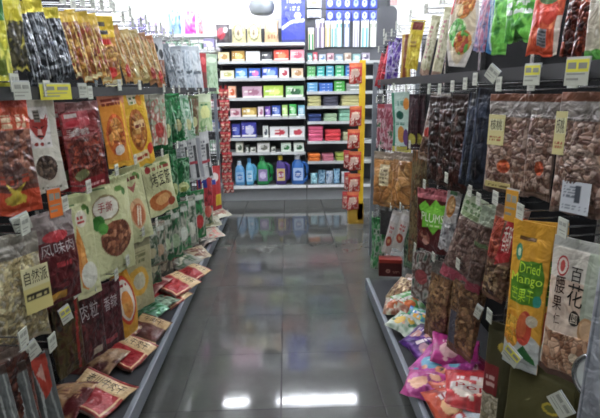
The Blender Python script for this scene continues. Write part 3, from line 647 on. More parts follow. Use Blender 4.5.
# left end: two strips of small red bags
for j, (pxx, nm) in enumerate(((223.5, 'outer'), (228.5, 'inner'))):
    yy = 5.62 + .03 * j; xx = onY(pxx, 150, yy).x
    t = empty('clip_strip', (xx, yy + .02, .3)); mb = MB(); mb.box(-.012, .012, -.001, .001, 0, 1.24); mb.build('plastic_strip', mat('red_strip', '8a2020', .4, noise=.1), t)
    hk_ = MB(); hk_.tube([(0, 0, 1.23), (0, -.01, 1.26), (0, -.04, 1.27)], .002, 6); hk_.build('hook_wire', M_CHROME, t)
    tag(t, f'red hanging strip at far left end, {nm} of the two', 'clip strip', 'clip strips at the far left end')
    strip_bags(-1, xx, yy, [1.50 - i * .12 for i in range(10)], .062, .125, 'small red bags on the far left strips', f'small red bag on the {nm} far left strip', ['981c20', 'a82a30', 'b05850', '6a1418'], 'small_red_bag')

# ================================================================== RIGHT GONDOLA
R = 1
# ---- top row near to far
hang(R, 'white_edge_bag', 'pale bag with green leaf cut by the right picture edge', 588, 622, -30, 66, 'c0b8a0', [('x', 0, .3, 1, .9, ['c8c0a8', 'a89c88', 'dcd8cc'], 4), ('r', 0, .0, .6, .18, '4a9a30')], turn=34, m='clear')
for i, (a, b, c, d) in enumerate([(564, 584, -14, 58), (576, 596, -20, 60)]):
    hang(R, 'tomato_dark_bag%d' % i, ['dark bag of red brown rolls right of the tomato bag', 'second dark bag of red brown rolls, nearer the camera'][i], a, b, c, d, '4a1a10', [('n', .02, .02, .98, .85, ['7a2a14', '8f3a1c', '3a1410', '5a1c10'], 16, .008), ('r', 0, .85, 1, 1, '1a1410')], m='clear', lean=4, turn=42, th=.035, seed=i)
hang(R, 'tomato_bag', 'orange tomato printed bag with grey square code', 530, 564, -10, 56, 'c84a28',
     [('x', 0, .1, 1, .9, ['c84824', 'd86038', 'b83a1c', 'd87848'], 4), ('e', .3, .62, .24, .2, 'c83820'), ('e', .68, .66, .22, .18, 'c0341c'), ('e', .5, .86, .3, .08, '4a6a38'), ('r', .38, .14, .66, .42, '8a8c90'), ('s', .4, .16, .64, .4, '5a5c60', 5), ('r', .9, .0, 1, .6, 'e0d0c0')],
     lean=4, turn=34, th=.04, res=50)
hang(R, 'blue_green_chip_bag', 'blue edged green chip bag left of the leaf green one', 488, 512, -16, 54, '4a9a58', [('r', 0, 0, .35, 1, '3878b0'), ('x', .3, 0, 1, 1, ['5ab040', '78c850', '3a8a38'], 4), ('l', [(.1, .9), (.3, .1)], .05, 'c8d8e0')], lean=3, turn=34, th=.04)
hang(R, 'leaf_green_bag', 'leaf green crinkled bag with white lettering', 506, 536, -22, 42, '58b038', [('x', 0, 0, 1, 1, ['58b838', '78cc50', '3a8a30', '50a838'], 4), ('s', .05, .45, .95, .8, 'e8f0e8', 3), ('p', [(.3, 0), (.7, 0), (.5, .2)], '2a5a24')], turn=34, th=.045, res=44)
hang(R, 'pink_stripe_bag', 'pink and blue striped bag beside the jelly bag', 476, 494, -16, 52, 'b86888', [('x', 0, 0, 1, 1, ['b85880', 'c890a8', '7088b8', '8a3a58'], 5), ('l', [(.7, 1), (.5, 0)], .05, 'd8b8c8')], lean=8, turn=36, th=.03)
hang(R, 'jelly_bag', 'big rounded fruit jelly bag, orange above green', 446, 481, -22, 67, 'd8d0c8',
     [('e', .5, .45, .45, .42, 'd8c8a8'), ('N', .14, .55, .9, .98, ['d88a38', 'e0a850', 'c86a28', 'e8c890'], 18, .003), ('N', .1, .22, .72, .55, ['58b048', '78c060', '3a9a3a', 'b8d8a0'], 16, .003), ('N', .35, .14, .95, .42, ['c87a30', '5aa040', 'a83a28', 'd89a48'], 14, .003), ('r', .0, .6, .12, .8, 'c84848')],
     kind='oval', lean=6, turn=36, th=.04, res=56)
for i, (a, b, c, d) in enumerate([(434, 452, 8, 79), (422, 438, 16, 76)]):
    hang(R, 'pale_pink_bag%d' % i, ['tall pale bag with pink writing beside the jelly bag', 'tall pale bag with pink writing, the farther one'][i], a, b, c, d, 'c8c4a0', [('s', .3, .3, .6, .85, 'b06878', 8), ('r', 0, 0, 1, .1, 'a88a78'), ('x', .6, .1, 1, .9, ['a8a47c', 'd8d4b8', '8a8a60'], 4)], lean=12, turn=34, th=.035, seed=i)
hang(R, 'yellow_flag_bag', 'yellow bag with dark red top sign', 406, 424, 20, 70, 'd0b820', [('r', .2, .8, .9, .95, '7a2a18'), ('x', 0, 0, 1, .7, ['d8c028', 'b89c18', 'e8d858'], 4), ('s', .2, .45, .7, .6, '8a6a18', 2)], lean=9, turn=38, th=.025)
hang(R, 'thin_yellow_bag', 'thin brownish yellow bag between purple and yellow ones', 401, 411, 34, 82, 'b08a28', [('l', [(.5, 1), (.4, 0)], .16, '7a3a20'), ('l', [(.8, 1), (.8, 0)], .1, 'd8c048')], turn=38, th=.02)
for i, (a, b, c, d) in enumerate([(391, 401, 38, 83), (385, 395, 42, 85)]):
    hang(R, 'purple_foil_bag%d' % i, ['purple foil bag with silver streaks', 'second purple foil bag toward the red ones'][i], a, b, c, d, '4a2a88', [('x', 0, 0, 1, 1, ['4a2890', '6a48a8', 'a8a0c0', '2a1858'], 4)], m='foil', lean=6, turn=42, th=.03, seed=i)
for i, (a, b, c, d) in enumerate([(381, 391, 46, 86), (376, 386, 54, 88)]):
    hang(R, 'red_foil_bag%d' % i, ['crimson foil bag beside the purple ones', 'crimson foil bag last in the top right row'][i], a, b, c, d, 'a01828', [('x', 0, 0, 1, 1, ['a01828', 'c83040', '6a1018'], 4)], m='foil', turn=42, th=.03, seed=i, lean=14)

# ---- second row
def nuts(key, desc, x0, x1, y0, y1, mark, kids, **k):
    it = [('r', 0, .93, 1, 1, '7a4a34'), ('r', 0, .84, 1, .93, '7e756e'), ('n', .03, .05, .97, .8, NUT, 90, .006), ('x', 0, .78, 1, .86, ['8a827c', '5a504a', 'b0a8a4'], 6)]
    if mark: it += [('N', mark[0] - .14, mark[1] - .07, mark[0] + .14, mark[1] + .07, ['c85020', 'd86830'], 4, .002)]
    return hang(R, key, desc, x0, x1, y0, y1, '6a5448', it, m='clear', th=.04, res=60, kids=kids, **k)
LAB = lambda n_, u0, v0, u1, v1: ('label', 'nut_label%d' % n_, u0, v0, u1, v1, 'd0c68a', [('r', .1, .5, .9, .85, 'e0dcb0'), ('t', '核桃', .14, .5, .86, .86, '15130e'), ('s', .15, .15, .85, .35, '9a4a30', 2)], 'card')
BAR = ('barcode_sticker', 'barcode_label', .3, .04, .82, .3, 'c8ccd0', [('s', .06, .5, .45, .9, '6a7078', 4)] + [('r', .5 + .045 * i, .35, .5 + .045 * i + .02, .9, '4a5058') for i in range(9)] + [('s', .06, .1, .9, .28, '7a8088', 2)], 'card')
nuts('nut_bag_near', 'big clear nut bag with white barcode sticker, at right edge', 556, 612, 92, 216, None, [LAB(1, .03, .5, .24, .85), BAR], turn=30, n=2)
nuts('nut_bag_mid', 'clear nut bag with orange dot, middle of the three', 527, 556, 94, 198, (.6, .3), [], turn=34, n=1)
nuts('nut_bag_far', 'clear nut bag with cream label and orange dot', 487, 530, 94, 194, (.5, .28), [LAB(2, .12, .5, .5, .8), ('label_strip', 'nut_strip', .15, .07, .75, .13, 'b8a868', [('s', .1, .2, .9, .8, '6a5a30', 1)], 'card')], turn=30, n=2)
for i, (a, b, c, d) in enumerate([(470, 492, 88, 188), (462, 480, 92, 186)]):
    hang(R, 'navy_bag%d' % i, ['tall blue black sleeve beside the nut bags', 'second tall blue black sleeve behind it'][i], a, b, c, d, '1c2028', [('x', 0, .05, 1, .95, ['181c26', '262c3a', '12151c'], 4), ('r', .3, .72, .7, .85, '3a4252'), ('l', [(.15, .95), (.1, .1)], .04, '4a5468'), ('e', .5, .2, .3, .12, '0e1016')], lean=3, turn=34, th=.025, seed=i)
for i, (a, b, c, d) in enumerate([(450, 470, 94, 192), (438, 456, 96, 186), (428, 444, 96, 180)]):
    hang(R, 'dark_brown_bag%d' % i, ['dark brown pouch of dates next to the sleeves', 'dark reddish brown pouch, middle of its three', 'dark brown pouch just behind the clear cookie packet'][i], a, b, c, d, '2a1410', [('n', 0, .05, 1, .85, ['3a1a14', '2a120e', '4a221a', '1c0e0a'], 24, .006), ('l', [(.3, .8), (.25, .6)], .04, '5a4a44')], m='clear', turn=34, th=.035, seed=i)
hang(R, 'red_patch_snack', 'narrow clear snack packet with red oval patch', 421, 441, 93, 162, 'a89888',
     [('x', 0, .5, 1, 1, ['b8aca0', '8a7a70', 'd0c8c0', '6a5a50'], 5), ('e', .5, .42, .4, .08, 'b83a30'), ('n', .05, .05, .95, .36, ['6a4a38', '8a6a50', '4a3028'], 26, .004), ('s', .2, .6, .8, .7, '5a2a28', 1)], m='clear', lean=11, turn=38, th=.025, n=2, res=40)
hang(R, 'mint_pack', 'mint white packet with orange and purple fruit', 391, 412, 92, 152, 'b4ccc0',
     [('r', 0, 0, .14, 1, '3a8a68'), ('s', .25, .78, .75, .9, '6a9a88', 1), ('e', .45, .62, .22, .07, '1f5a4a'), ('e', .82, .8, .15, .1, 'd88830'), ('e', .5, .3, .2, .14, 'c8883c'), ('e', .75, .25, .14, .14, '5a3a6a'), ('r', 0, 0, 1, .1, 'c8c050'), ('s', .2, .45, .7, .5, '5a8a78', 1)], lean=-4, turn=40, th=.022, res=44)
hang(R, 'dark_slim_pouch', 'dark purple slim pouch between mint and snack packets', 408, 418, 94, 150, '2a1a22', [('x', 0, 0, 1, 1, ['2a1820', '40242c', '1a1014'], 4), ('e', .5, .2, .4, .1, 'a8a040')], turn=38, n=2)
for i, (a, b, c, d) in enumerate([(384, 394, 104, 150), (377, 387, 104, 148)]):
    hang(R, 'pink_sachet%d' % i, ['dull pink sachet beside the mint packet', 'dull red sachet last in its row'][i], a, b, c, d, ['a06070', '983840'][i], [('x', 0, 0, 1, .9, ['a85868', '7a2a38', 'c8a0a8', '3a6a48'], 5)], turn=42, seed=i, n=2)

# ---- third row
hang(R, 'white_foil_tall', 'tall white foil packet cut by the right edge', 588, 630, 250, 440, 'b8bcc4', [('l', [(.12, 1), (.08, 0)], .03, '8a9098'), ('r', .3, .5, .9, .62, 'c8ccd2')], m='foil', turn=44, th=.04, X=.66, hk=False, res=40)
hang(R, 'cashew_letter_bag', 'white printed bag with black brush writing and cashews window', 546, 598, 240, 378, 'cfc8ba',
     [('r', 0, .93, 1, 1, 'b8b8ae'), ('x', 0, .3, .75, .72, ['d8c0aa', 'cfb49c', 'dcc8b4'], 3), ('r', .72, .35, 1, .93, 'a8b09a'), ('r', .8, .35, .96, .93, 'b8c0ac'),
      ('e', .26, .81, .115, .07, 'b03030'), ('e', .26, .81, .095, .056, 'd8cabc'), ('e', .26, .81, .05, .04, 'b84840'),
      ('t', '百', .44, .72, .66, .82, '16130f'), ('t', '花', .42, .55, .74, .71, '16130f'), ('e', .62, .47, .11, .055, '2a241e'), ('t', '園', .555, .435, .685, .505, 'd8c8b4'),
      ('t', '腰', .16, .62, .36, .74, '3a2018'), ('t', '果', .14, .5, .34, .6, '3a2018'), ('t', '仁', .2, .4, .34, .48, '4a2a20'),
      ('e', .86, .4, .16, .1, 'c89868'), ('e', .86, .41, .12, .07, 'dcb488'), ('n', .03, .04, .97, .34, ['b88a68', 'c89c78', 'a87858', '98684a', 'd0a888'], 46, .004), ('e', .7, .19, .09, .035, 'e8d4b4'), ('r', 0, 0, 1, .045, '5a4038')],
     m='film', turn=36, th=.03, res=110, X=.72, n=1, head=.07)
hang(R, 'mango_bag', 'yellow dried mango bag with green lettering and mango picture', 508, 547, 222, 368, 'dca024',
     [('r', .2, .88, .62, .9, '5a3a14'), ('e', .24, .8, .1, .055, '3a8a6a'), ('e', .24, .8, .05, .025, 'cfe0c0'),
      ('p', [(.26, .66), (.3, .75), (.84, .76), (.93, .66), (.93, .57), (.78, .46), (.08, .46), (.05, .6)], '4f8a1c'), ('t', 'Dried', .32, .675, .82, .745, 'c8ee48'), ('t', 'Mango', .09, .585, .9, .665, 'd0f04c'), ('t', '芒果干', .12, .48, .74, .57, 'b8e03c'), ('e', .83, .5, .1, .04, '2a9080'),
      ('p', [(0, 0), (0, .2), (.4, .1), (1, .1), (1, 0)], 'b8bcb8'), ('e', .6, .14, .45, .13, 'c0c4c0'), ('e', .22, .27, .26, .13, 'd89018'), ('n', .0, .18, .42, .36, ['e0a020', 'd88c14', 'eab438'], 14, .003),
      ('e', .58, .3, .2, .12, 'c8442c'), ('e', .52, .32, .12, .09, 'd86a38'), ('p', [(.45, .14), (.6, .18), (.9, .1), (.95, .06), (.6, .09)], '2a6a34'), ('e', .75, .36, .15, .04, 'cabfa8')],
     m='film', turn=36, th=.03, res=100, X=.73, n=2, head=.1)
hang(R, 'white_back_bag', 'white bag with orange corner tucked behind the mango one', 534, 562, 226, 330, 'b8b4a8', [('r', 0, .86, .9, .95, 'c8c080'), ('e', .7, .8, .25, .07, 'b8602a')], turn=36, X=.80, n=1, hk=False)
hang(R, 'red_snack_bag', 'clear snack bag with red slanted label beneath orange tag', 486, 514, 206, 300, '6a4634',
     [('r', 0, .84, 1, 1, '8a6a5c'), ('n', 0, .45, .5, .88, ['a8442c', 'c05a3a', '8a3020'], 12, .004), ('p', [(.45, .4), (.98, .46), (.98, .92), (.62, .88)], 'b02428'), ('t', '香酥', .6, .55, .92, .82, 'e8dcd0'), ('n', .02, .04, .98, .4, ['6a4a34', '8a6a4c', '4a3020', 'a08460'], 50, .004)],
     m='clear', lean=5, turn=36, th=.035, res=50, n=2)
hang(R, 'clear_pink_foot_bag', 'clear bag with green white header and pink bottom', 446, 488, 196, 288, '6a5850',
     [('r', 0, .76, 1, 1, 'b4c0a0'), ('s', .1, .82, .9, .95, '5a7a48', 2), ('r', .1, .77, .7, .81, '8aa070'), ('n', .02, .16, .98, .74, ['6a5048', '7e645a', '5a4038', '8a7468'], 60, .004), ('r', 0, 0, 1, .14, 'a84858')],
     m='clear', turn=30, th=.03, res=50, lean=16)
hang(R, 'clear_second_bag', 'slimmer clear bag with green stripe and dark pink bottom', 470, 492, 206, 294, '5e4c42',
     [('r', 0, .8, 1, 1, '9aa890'), ('n', .02, .16, .98, .78, ['5e463c', '725a4e', '4c362c'], 40, .004), ('r', .0, .55, 1, .6, '5a7048'), ('r', 0, 0, 1, .12, '8a3040')], m='clear', lean=8, turn=34, th=.03, n=2)
hang(R, 'silver_tall_sachet', 'silver and white sachet with orange flame picture', 441, 460, 184, 252, 'bcb8b4', [('e', .45, .68, .32, .16, 'c88a48'), ('e', .5, .7, .2, .1, 'd8b078'), ('x', 0, 0, 1, .45, ['a8a8a8', 'd8d8d8', '7a7a7c'], 6), ('s', .2, .85, .8, .93, '5a8a60', 1)], m='foil', turn=38, th=.025, res=40, lean=7)
hang(R, 'plum_bag', 'maroon bag with lime green splash lettered PLUMS', 417, 447, 190, 252, '4a1014',
     [('x', 0, .85, 1, 1, ['8a3a40', 'b06068', '5a1a20'], 4), ('p', [(.08, .72), (.3, .82), (.45, .74), (.6, .86), (.8, .78), (1, .8), (.9, .6), (1, .42), (.78, .42), (.6, .3), (.45, .42), (.22, .38), (.24, .54)], '6ab82c'),
      ('e', .6, .68, .26, .06, '7cc83a'), ('t', 'PLUMS', .2, .5, .95, .64, 'e8ecd8'), ('s', .4, .44, .8, .48, 'c8dca0', 1), ('N', .05, .1, .5, .34, ['8a4a3c', 'b07860', '6a2a24'], 7, .003), ('e', .3, .14, .1, .05, 'c89888')],
     turn=34, th=.03, res=64, n=2)
for i, (a, b, c, d) in enumerate([(392, 412, 152, 208), (374, 396, 152, 206)]):
    hang(R, 'bun_bag%d' % i, ['clear bag of golden brown bread slices, nearer one', 'clear bag of golden buns with small white label'][i], a, b, c, d, 'a8743c', [('r', 0, .86, 1, 1, '8a7a68'), ('n', .04, .04, .96, .84, ['b87c3c', 'c08c4c', 'a06a30'], 6, .006)] + ([('r', .35, .4, .75, .78, 'd0c098'), ('s', .4, .45, .7, .72, '6a5a38', 4)] if i else []), m='clear', turn=40, th=.05, res=36, n=1, seed=i)
hang(R, 'brown_long_pouch', 'long olive brown pouch right of the bread bags', 410, 420, 150, 262, '5a4a2c', [('x', 0, 0, 1, 1, ['5a4830', '7a6a48', '3a2c1c', '8a5a38'], 4)], turn=38, th=.025, n=2)
for i, (a, b, c, d) in enumerate([(384, 399, 210, 256), (394, 410, 210, 252)]):
    hang(R, 'white_chip_strip%d' % i, ['white slanted sachet with red ring picture, left one', 'white slanted sachet with red ring picture, right one'][i], a, b, c, d, 'c0b8b0', [('e', .5, .3, .34, .12, 'a04028'), ('e', .5, .3, .14, .05, 'd8a070'), ('s', .25, .5, .75, .68, 'a84848', 2), ('r', .1, .75, .9, .9, 'd0ccc8')], turn=46, th=.015, lean=14, res=40, seed=i)
hang(R, 'dotted_header_pack', 'dark packet with small white header above the sachets', 380, 400, 200, 236, '3a3838', [('r', 0, .7, 1, 1, '8a8a88'), ('x', 0, .7, 1, 1, ['a0a0a0', '4a4a48'], 8)], turn=42, th=.02, X=.80)
hang(R, 'green_blue_slim', 'slim dark blue and green pouch under the bread bags', 404, 414, 214, 268, '2a4a48', [('x', 0, 0, 1, 1, ['2a3a50', '3a6a48', '7a8a70', '1a2420'], 5)], turn=40, X=.8)
hang(R, 'green_wrap_far', 'green shiny wrapped bag hanging low at far right end', 371, 384, 218, 270, '3a8a4a', [('x', 0, 0, 1, 1, ['2a7a3c', '58a868', 'b0b8a8', '1f5a30'], 5)], m='foil', turn=44, X=.74, n=2)
hang(R, 'brown_gift_pack', 'small brown and white packet beneath the PLUMS bag', 412, 432, 252, 300, '6a5a50', [('x', 0, 0, 1, 1, ['8a8078', '5a3a30', 'b8b0a8', '3a5a4a'], 5), ('e', .5, .5, .3, .15, 'a04848')], m='clear', turn=36, n=2, X=.77)

# ---- fourth row
for i, (a, b, c, d) in enumerate([(449, 478, 270, 356), (426, 450, 262, 350)]):
    hang(R, 'nut_bar_bag%d' % i, ['clear bag of brown nut crunch, nearer of two', 'clear bag of brown nut crunch, farther of two'][i], a, b, c, d, '6a4a30', [('r', 0, .86, 1, 1, '5a5650'), ('n', .02, .04, .98, .84, ['7a5838', '8f6c48', '5a3c22', 'a07c50'], 90, .004), ('r', .05, .1, .35, .5, '4a4c58') if i == 0 else ('r', 0, 0, 1, .04, '4a3020')], m='clear', lean=3, turn=32, th=.035, res=50, n=2, X=.76, seed=i)
OL = [('r', 0, .93, 1, 1, '4a4624'), ('e', .72, .72, .13, .045, 'b09a28'), ('e', .72, .72, .09, .028, '5a5a20'), ('p', [(0, .42), (.35, .3), (.6, .18), (.6, 0), (0, 0)], '8a2420'), ('s', .1, .2, .4, .32, 'c8a8a0', 1), ('n', .0, .0, .45, .2, ['b8b098', 'a09878', 'd0c8b0', '7a6848'], 20, .004)]
hang(R, 'olive_popcorn_bag', 'large olive green bag with yellow oval and popcorn window', 504, 570, 368, 480, '4c4722', OL, m='matte', turn=34, th=.03, res=60, X=.78, head=.06, n=2, hk=False)
hang(R, 'olive_side_bag', 'narrower olive bag with red panel left of the large one', 484, 510, 324, 430, '3e3a1e', [('e', .62, .8, .16, .04, 'a08a28'), ('r', 0, .35, .6, .62, '7a1e20'), ('s', .1, .42, .5, .55, 'c8a8a0', 2), ('n', .0, .03, .7, .34, ['b0a488', '988c6c', 'c8bca0'], 24, .004)], m='matte', turn=38, th=.03, res=50, X=.75)
hang(R, 'dark_brown_back_pack', 'dark brown packet behind the olive bags under mango', 500, 552, 318, 400, '241a14', [('x', 0, 0, 1, 1, ['1e1612', '30241a', '181210'], 4)], turn=32, th=.02, X=.86, n=2, hk=False)

# ---- boxes and bags lying on the right deck
t = lay(R, 'red_carton', 'open red carton with dark front and pale flower mark', 390, 266, .17, .13, 8, 88, 0, DZ, '5a1a14', [('r', 0, 0, 1, .8, '4a1410'), ('r', 0, .8, 1, 1, 'a03020'), ('e', .4, .32, .1, .12, 'b08070'), ('e', .4, .32, .04, .05, '4a1410'), ('s', .6, .2, .9, .36, 'b08070', 2)], kind='box', m='card', th=.10, name='snack_carton', cat='carton')
lay(R, 'tan_crinkle_bag', 'tan crinkled bag leaning against the red carton', 401, 290, .15, .18, 60, 40, 0, DZ, '8a6a44', [('x', 0, 0, 1, 1, ['8a6a48', '5a3a28', 'b8a078', '3a2418'], 5)], m='foil', th=.05)
CH = [
 (406, 302, .17, .14, -30, 35, 'b8c8a8', ['c0d0b0', '4a9a48', 'e0e4d8', '5ab050'], 'e07030', 'white and green chip bag with orange blob'),
 (417, 318, .16, .13, 40, 30, '2a8a58', ['2a8a58', '2860a8', '48a868', 'b0c8d0'], 'e0a030', 'blue and green chip bag beside the rail'),
 (421, 338, .19, .15, 60, 22, '4a1a70', ['4a1a78', '381458', '6a2a98'], 'c08a80', 'deep purple chip bag with tiny monster faces'),
 (432, 364, .24, .19, 50, 18, 'a02080', ['a01c80', 'b83a98', '8a1a70', 'c048a8'], '58a0c0', 'large magenta chip bag with blue blob'),
 (452, 350, .20, .16, 20, 25, '98186a', ['98186a', 'b82a80', '7a1458'], 'd0a0a0', 'darker magenta chip bag half under the nut bags'),
 (442, 392, .15, .12, -10, 30, 'b84a38', ['c85a40', 'b03020', 'd88860'], 'd0a070', 'salmon orange chip bag by the rail'),
 (462, 388, .20, .17, 20, 18, 'a81c20', ['a81c20', 'c02c30', '8a1418'], 'd8c8b8', 'red chip bag with white lettered band'),
 (474, 412, .24, .19, 30, 15, 'b02420', ['b02420', 'c83a30', '901818'], 'c8d0d8', 'bright red chip bag nearest the camera'),
 (466, 366, .2, .16, -30, 12, '7a1438', ['7a1438', '901a48', '5a1028'], 'c8a0a0', 'wine red chip bag at back of the deck'),
 (394, 304, .14, .12, 20, 20, 'b0a890', ['b8b098', '8a4a30', 'd0c8b0'], 'c06030', 'small tan and orange bag against the right rail'),
 (402, 322, .15, .13, 50, 16, '3a8a50', ['3a8a50', 'c8d0c0', '2a6a3c'], 'd8b040', 'green and white bag flat against the right rail'),
 (424, 346, .17, .14, -20, 24, '3a1460', ['3a1460', '6a2890', '2a0c48'], 'b08090', 'dark violet bag between the purple and magenta ones'),
 (424, 384, .18, .14, 30, 14, 'a02878', ['a02878', 'c04890', '801a60'], 'd8a080', 'pink purple bag hugging the rail below the magenta one'),
 (448, 404, .18, .15, -20, 20, 'a8281c', ['a8281c', 'c85030', '8a1c18'], 'e0b080', 'orange red bag in front of the lettered one'),
 (410, 284, .14, .14, 40, 40, '6a5040', ['6a5040', '8a7058', '4a3028'], 'a04838', 'brown crinkled bag right of the tan one')]
for i, (px, py, w_, h_, hd, tl, b_, cs_, e_, d_) in enumerate(CH):
    it = [('x', 0, 0, 1, 1, cs_, 4), ('e', .35, .4, .2, .2, e_), ('e', .7, .6, .12, .12, e_), ('s', .2, .62, .7, .8, 'e8d8d8', 1)]
    if i in (3, 2): it += [('e', .32, .42, .05, .07, 'f0f0e8'), ('e', .6, .3, .1, .1, 'd88a60'), ('e', .62, .32, .03, .04, '201010')]
    rq = random.Random(i)
    for q in range(5): it += [('e', rq.uniform(.12, .88), rq.uniform(.1, .6), .05, .06, rq.choice([cs_[-1], e_, 'e0a080']))]
    if i in (6, 7): it += [('r', .1, .36, .9, .54, 'c8b8b0'), ('t', 'Pop', .2, .38, .8, .52, 'a01c20')]
    lay(R, 'chip_bag%d' % i, d_, px + (10 if i in (3, 6, 7, 5) else 3), py + 2, w_ * 1.18, h_ * 1.2, hd, tl, 8 * math.sin(i * 2), DZ + (.05 if i in (4, 6) else 0), b_, it, th=.08, res=44, seed=i, name='chip_bag', cat='chip bag')

# bottom right: round tin standing on a small ledge of the rail
# tall sign strip of red bags and yellow board at the far end
q0 = onZ(356, 224, 0); YY = q0.y
yb = empty('yellow_display_board', (q0.x, YY, 0))
mb = MB(); mb.box(.01, .075, .0, .012, .05, onY(356, 60, YY).z); mb.build('board', mat('yellow_board', 'e0b81c', .5, noise=.05), yb, bevel=.002)
mb = MB(); mb.box(-.085, .085, -.0, .12, 0, .24); mb.build('base_box', mat('yellow_carton', 'a07c20', .6, noise=.1), yb, bevel=.004)
tag(yb, 'tall yellow display board on a yellow box behind end frame', 'display board')
rb = [onY(357, y_, YY).z for y_ in (63, 106, 129, 151, 173, 191)]
strip_bags(1, q0.x - .035, YY - .03, rb, .14, .21, 'red snack bags on the yellow display board', 'red and orange snack bag on yellow board', ['b82a20', 'c86030', 'd0b0a0', 'a01c18'], 'red_orange_bag')
strip_bags(1, q0.x - .115, YY - .01, [onY(357, y_, YY).z for y_ in (150, 172, 191)], .07, .2, 'thin red bags left of the yellow board', 'thin red bag left of the board', ['a82020', 'b03030', 'c08078', '7a1414'], 'thin_red_bag')

# loose tags and small cards seen on the fronts
def tagcard(s, px, py, desc, w_=.05, h_=.045, m=M_TAG, X=.69, lean=0, items=None, turn=25, two=False):
    p = onX(px, py, s * X)
    t = empty('shelf_tag', p); a = (math.pi / 2 - math.radians(turn)) * (1 if s < 0 else -1); t.rotation_euler = (0, math.radians(lean), a)
    mb = MB(); mb.box(-w_ / 2, w_ / 2, -.001, .001, -h_ / 2, h_ / 2); mb.build('card', m, t, bevel=.0005)
    if two:
        yt = MB(); yt.box(-w_ / 2 + .002, w_ / 2 - .002, -.0013, -.0009, .0, h_ / 2 - .002); yt.build('yellow_band', M_TAGY, t)
    pr = MB()
    for (a_, b_, c_, d_) in ((-.4, -.05, .12, .36), (.05, .4, .12, .34), (-.42, .35, -.1, -.04), (-.42, .1, -.3, -.22)):
        pr.box(a_ * w_, b_ * w_, -.0016, -.001, c_ * h_, d_ * h_)
    pr.build('tag_print', mat('tag_ink', '8f9086', .5, noise=.1), t)
    cl = MB(); cl.box(-w_ / 2, w_ / 2, .001, .004, h_ / 2 - .008, h_ / 2 + .004); cl.build('clip', M_HOLD, t)
    return tag(t, desc, 'price tag', 'price tags on the gondola rails')
tagcard(L, 56, 92, 'long yellow tag on the left eye-level rail', .11, .045, M_TAGY)
tagcard(L, 22, 91, 'near white tag left of the long yellow one')
tagcard(L, 83, 91, 'white tag just past the long yellow one', .035, .045)
tagcard(L, 22, 224, 'tilted white tag above the pale strips bag', .05, .045, lean=-12)
tagcard(L, 31, 352, 'white tag under the pale strips bag', .05, .045, lean=-18)
tagcard(L, 66, 315, 'yellow topped tag left of the plum bag', .04, .05, lean=-12, two=True)
tagcard(L, 55, 203, 'small orange picture card on second left rail', .045, .085, mat('orange_card', 'd8702a', .5, noise=.15))
tagcard(R, 577, 72, 'largest yellow white tag on the right eye-level rail', .06, .062, two=True)
tagcard(R, 532, 75, 'second yellow white tag on the right eye-level rail', .052, .056, two=True)
tagcard(R, 492, 74, 'tilted white card jutting from the right rail', .05, .045, lean=35)
tagcard(R, 511, 356, 'tilted white tag on top of the olive bags', .06, .05, lean=25, two=True)
tagcard(R, 478, 312, 'narrow white tag between nut crunch and olive bags', .03, .05, lean=15)
tagcard(R, 511, 206, 'orange pointed card above the red labelled snack', .045, .10, mat('amber_card', 'c8902c', .5, noise=.15))
tagcard(R, 560, 405, 'crumpled pale card at the foot of the olive bag', .06, .05, lean=40)
# round silver rimmed tub hanging at the right picture edge
p = onX(603, 380, .66)
tn = empty('round_tub', p, 0); tn.rotation_euler = (math.radians(90), 0, math.radians(-50))
mb = MB(); mb.loft([(-.05, 0, .045, .045, 2), (-.045, 0, .05, .05, 2), (.0, 0, .056, .056, 2)], 36); mb.build('tub_body', mat('tub_plastic', 'c8ccd0', .3, coat=.4, noise=.04), tn, smooth=False)
mb = MB(); mb.tube([(math.cos(a) * .056, math.sin(a) * .056, .004) for a in np.linspace(0, 2 * math.pi, 37)], .005, 8); mb.build('silver_rim', M_CHROME, tn, smooth=True)
mb = MB(); mb.loft([(0, 0, .052, .052, 2), (.004, 0, .05, .05, 2)], 36); ld = mb.build('lid', mat('tub_lid', 'd8dcd8', .35, noise=.05), tn)
mb = MB(); mb.loft([(.004, -.018, .016, .016, 2), (.0048, -.018, .016, .016, 2)], 24); mb.build('red_spot', mat('tub_red', 'b02828', .4, noise=.1), ld)
mb = MB(); mb.loft([(.004, .012, .022, .026, 2), (.0048, .012, .022, .026, 2)], 24); mb.build('green_spot', mat('tub_green', '3a8a50', .4, noise=.1), ld)
mb = MB(); mb.tube([(0, .05, -.02), (0, .085, -.02)], .003, 6); mb.build('hang_loop', M_CHROME, tn)
tag(tn, 'round silver rimmed tub with red and green lid at right edge', 'tub')

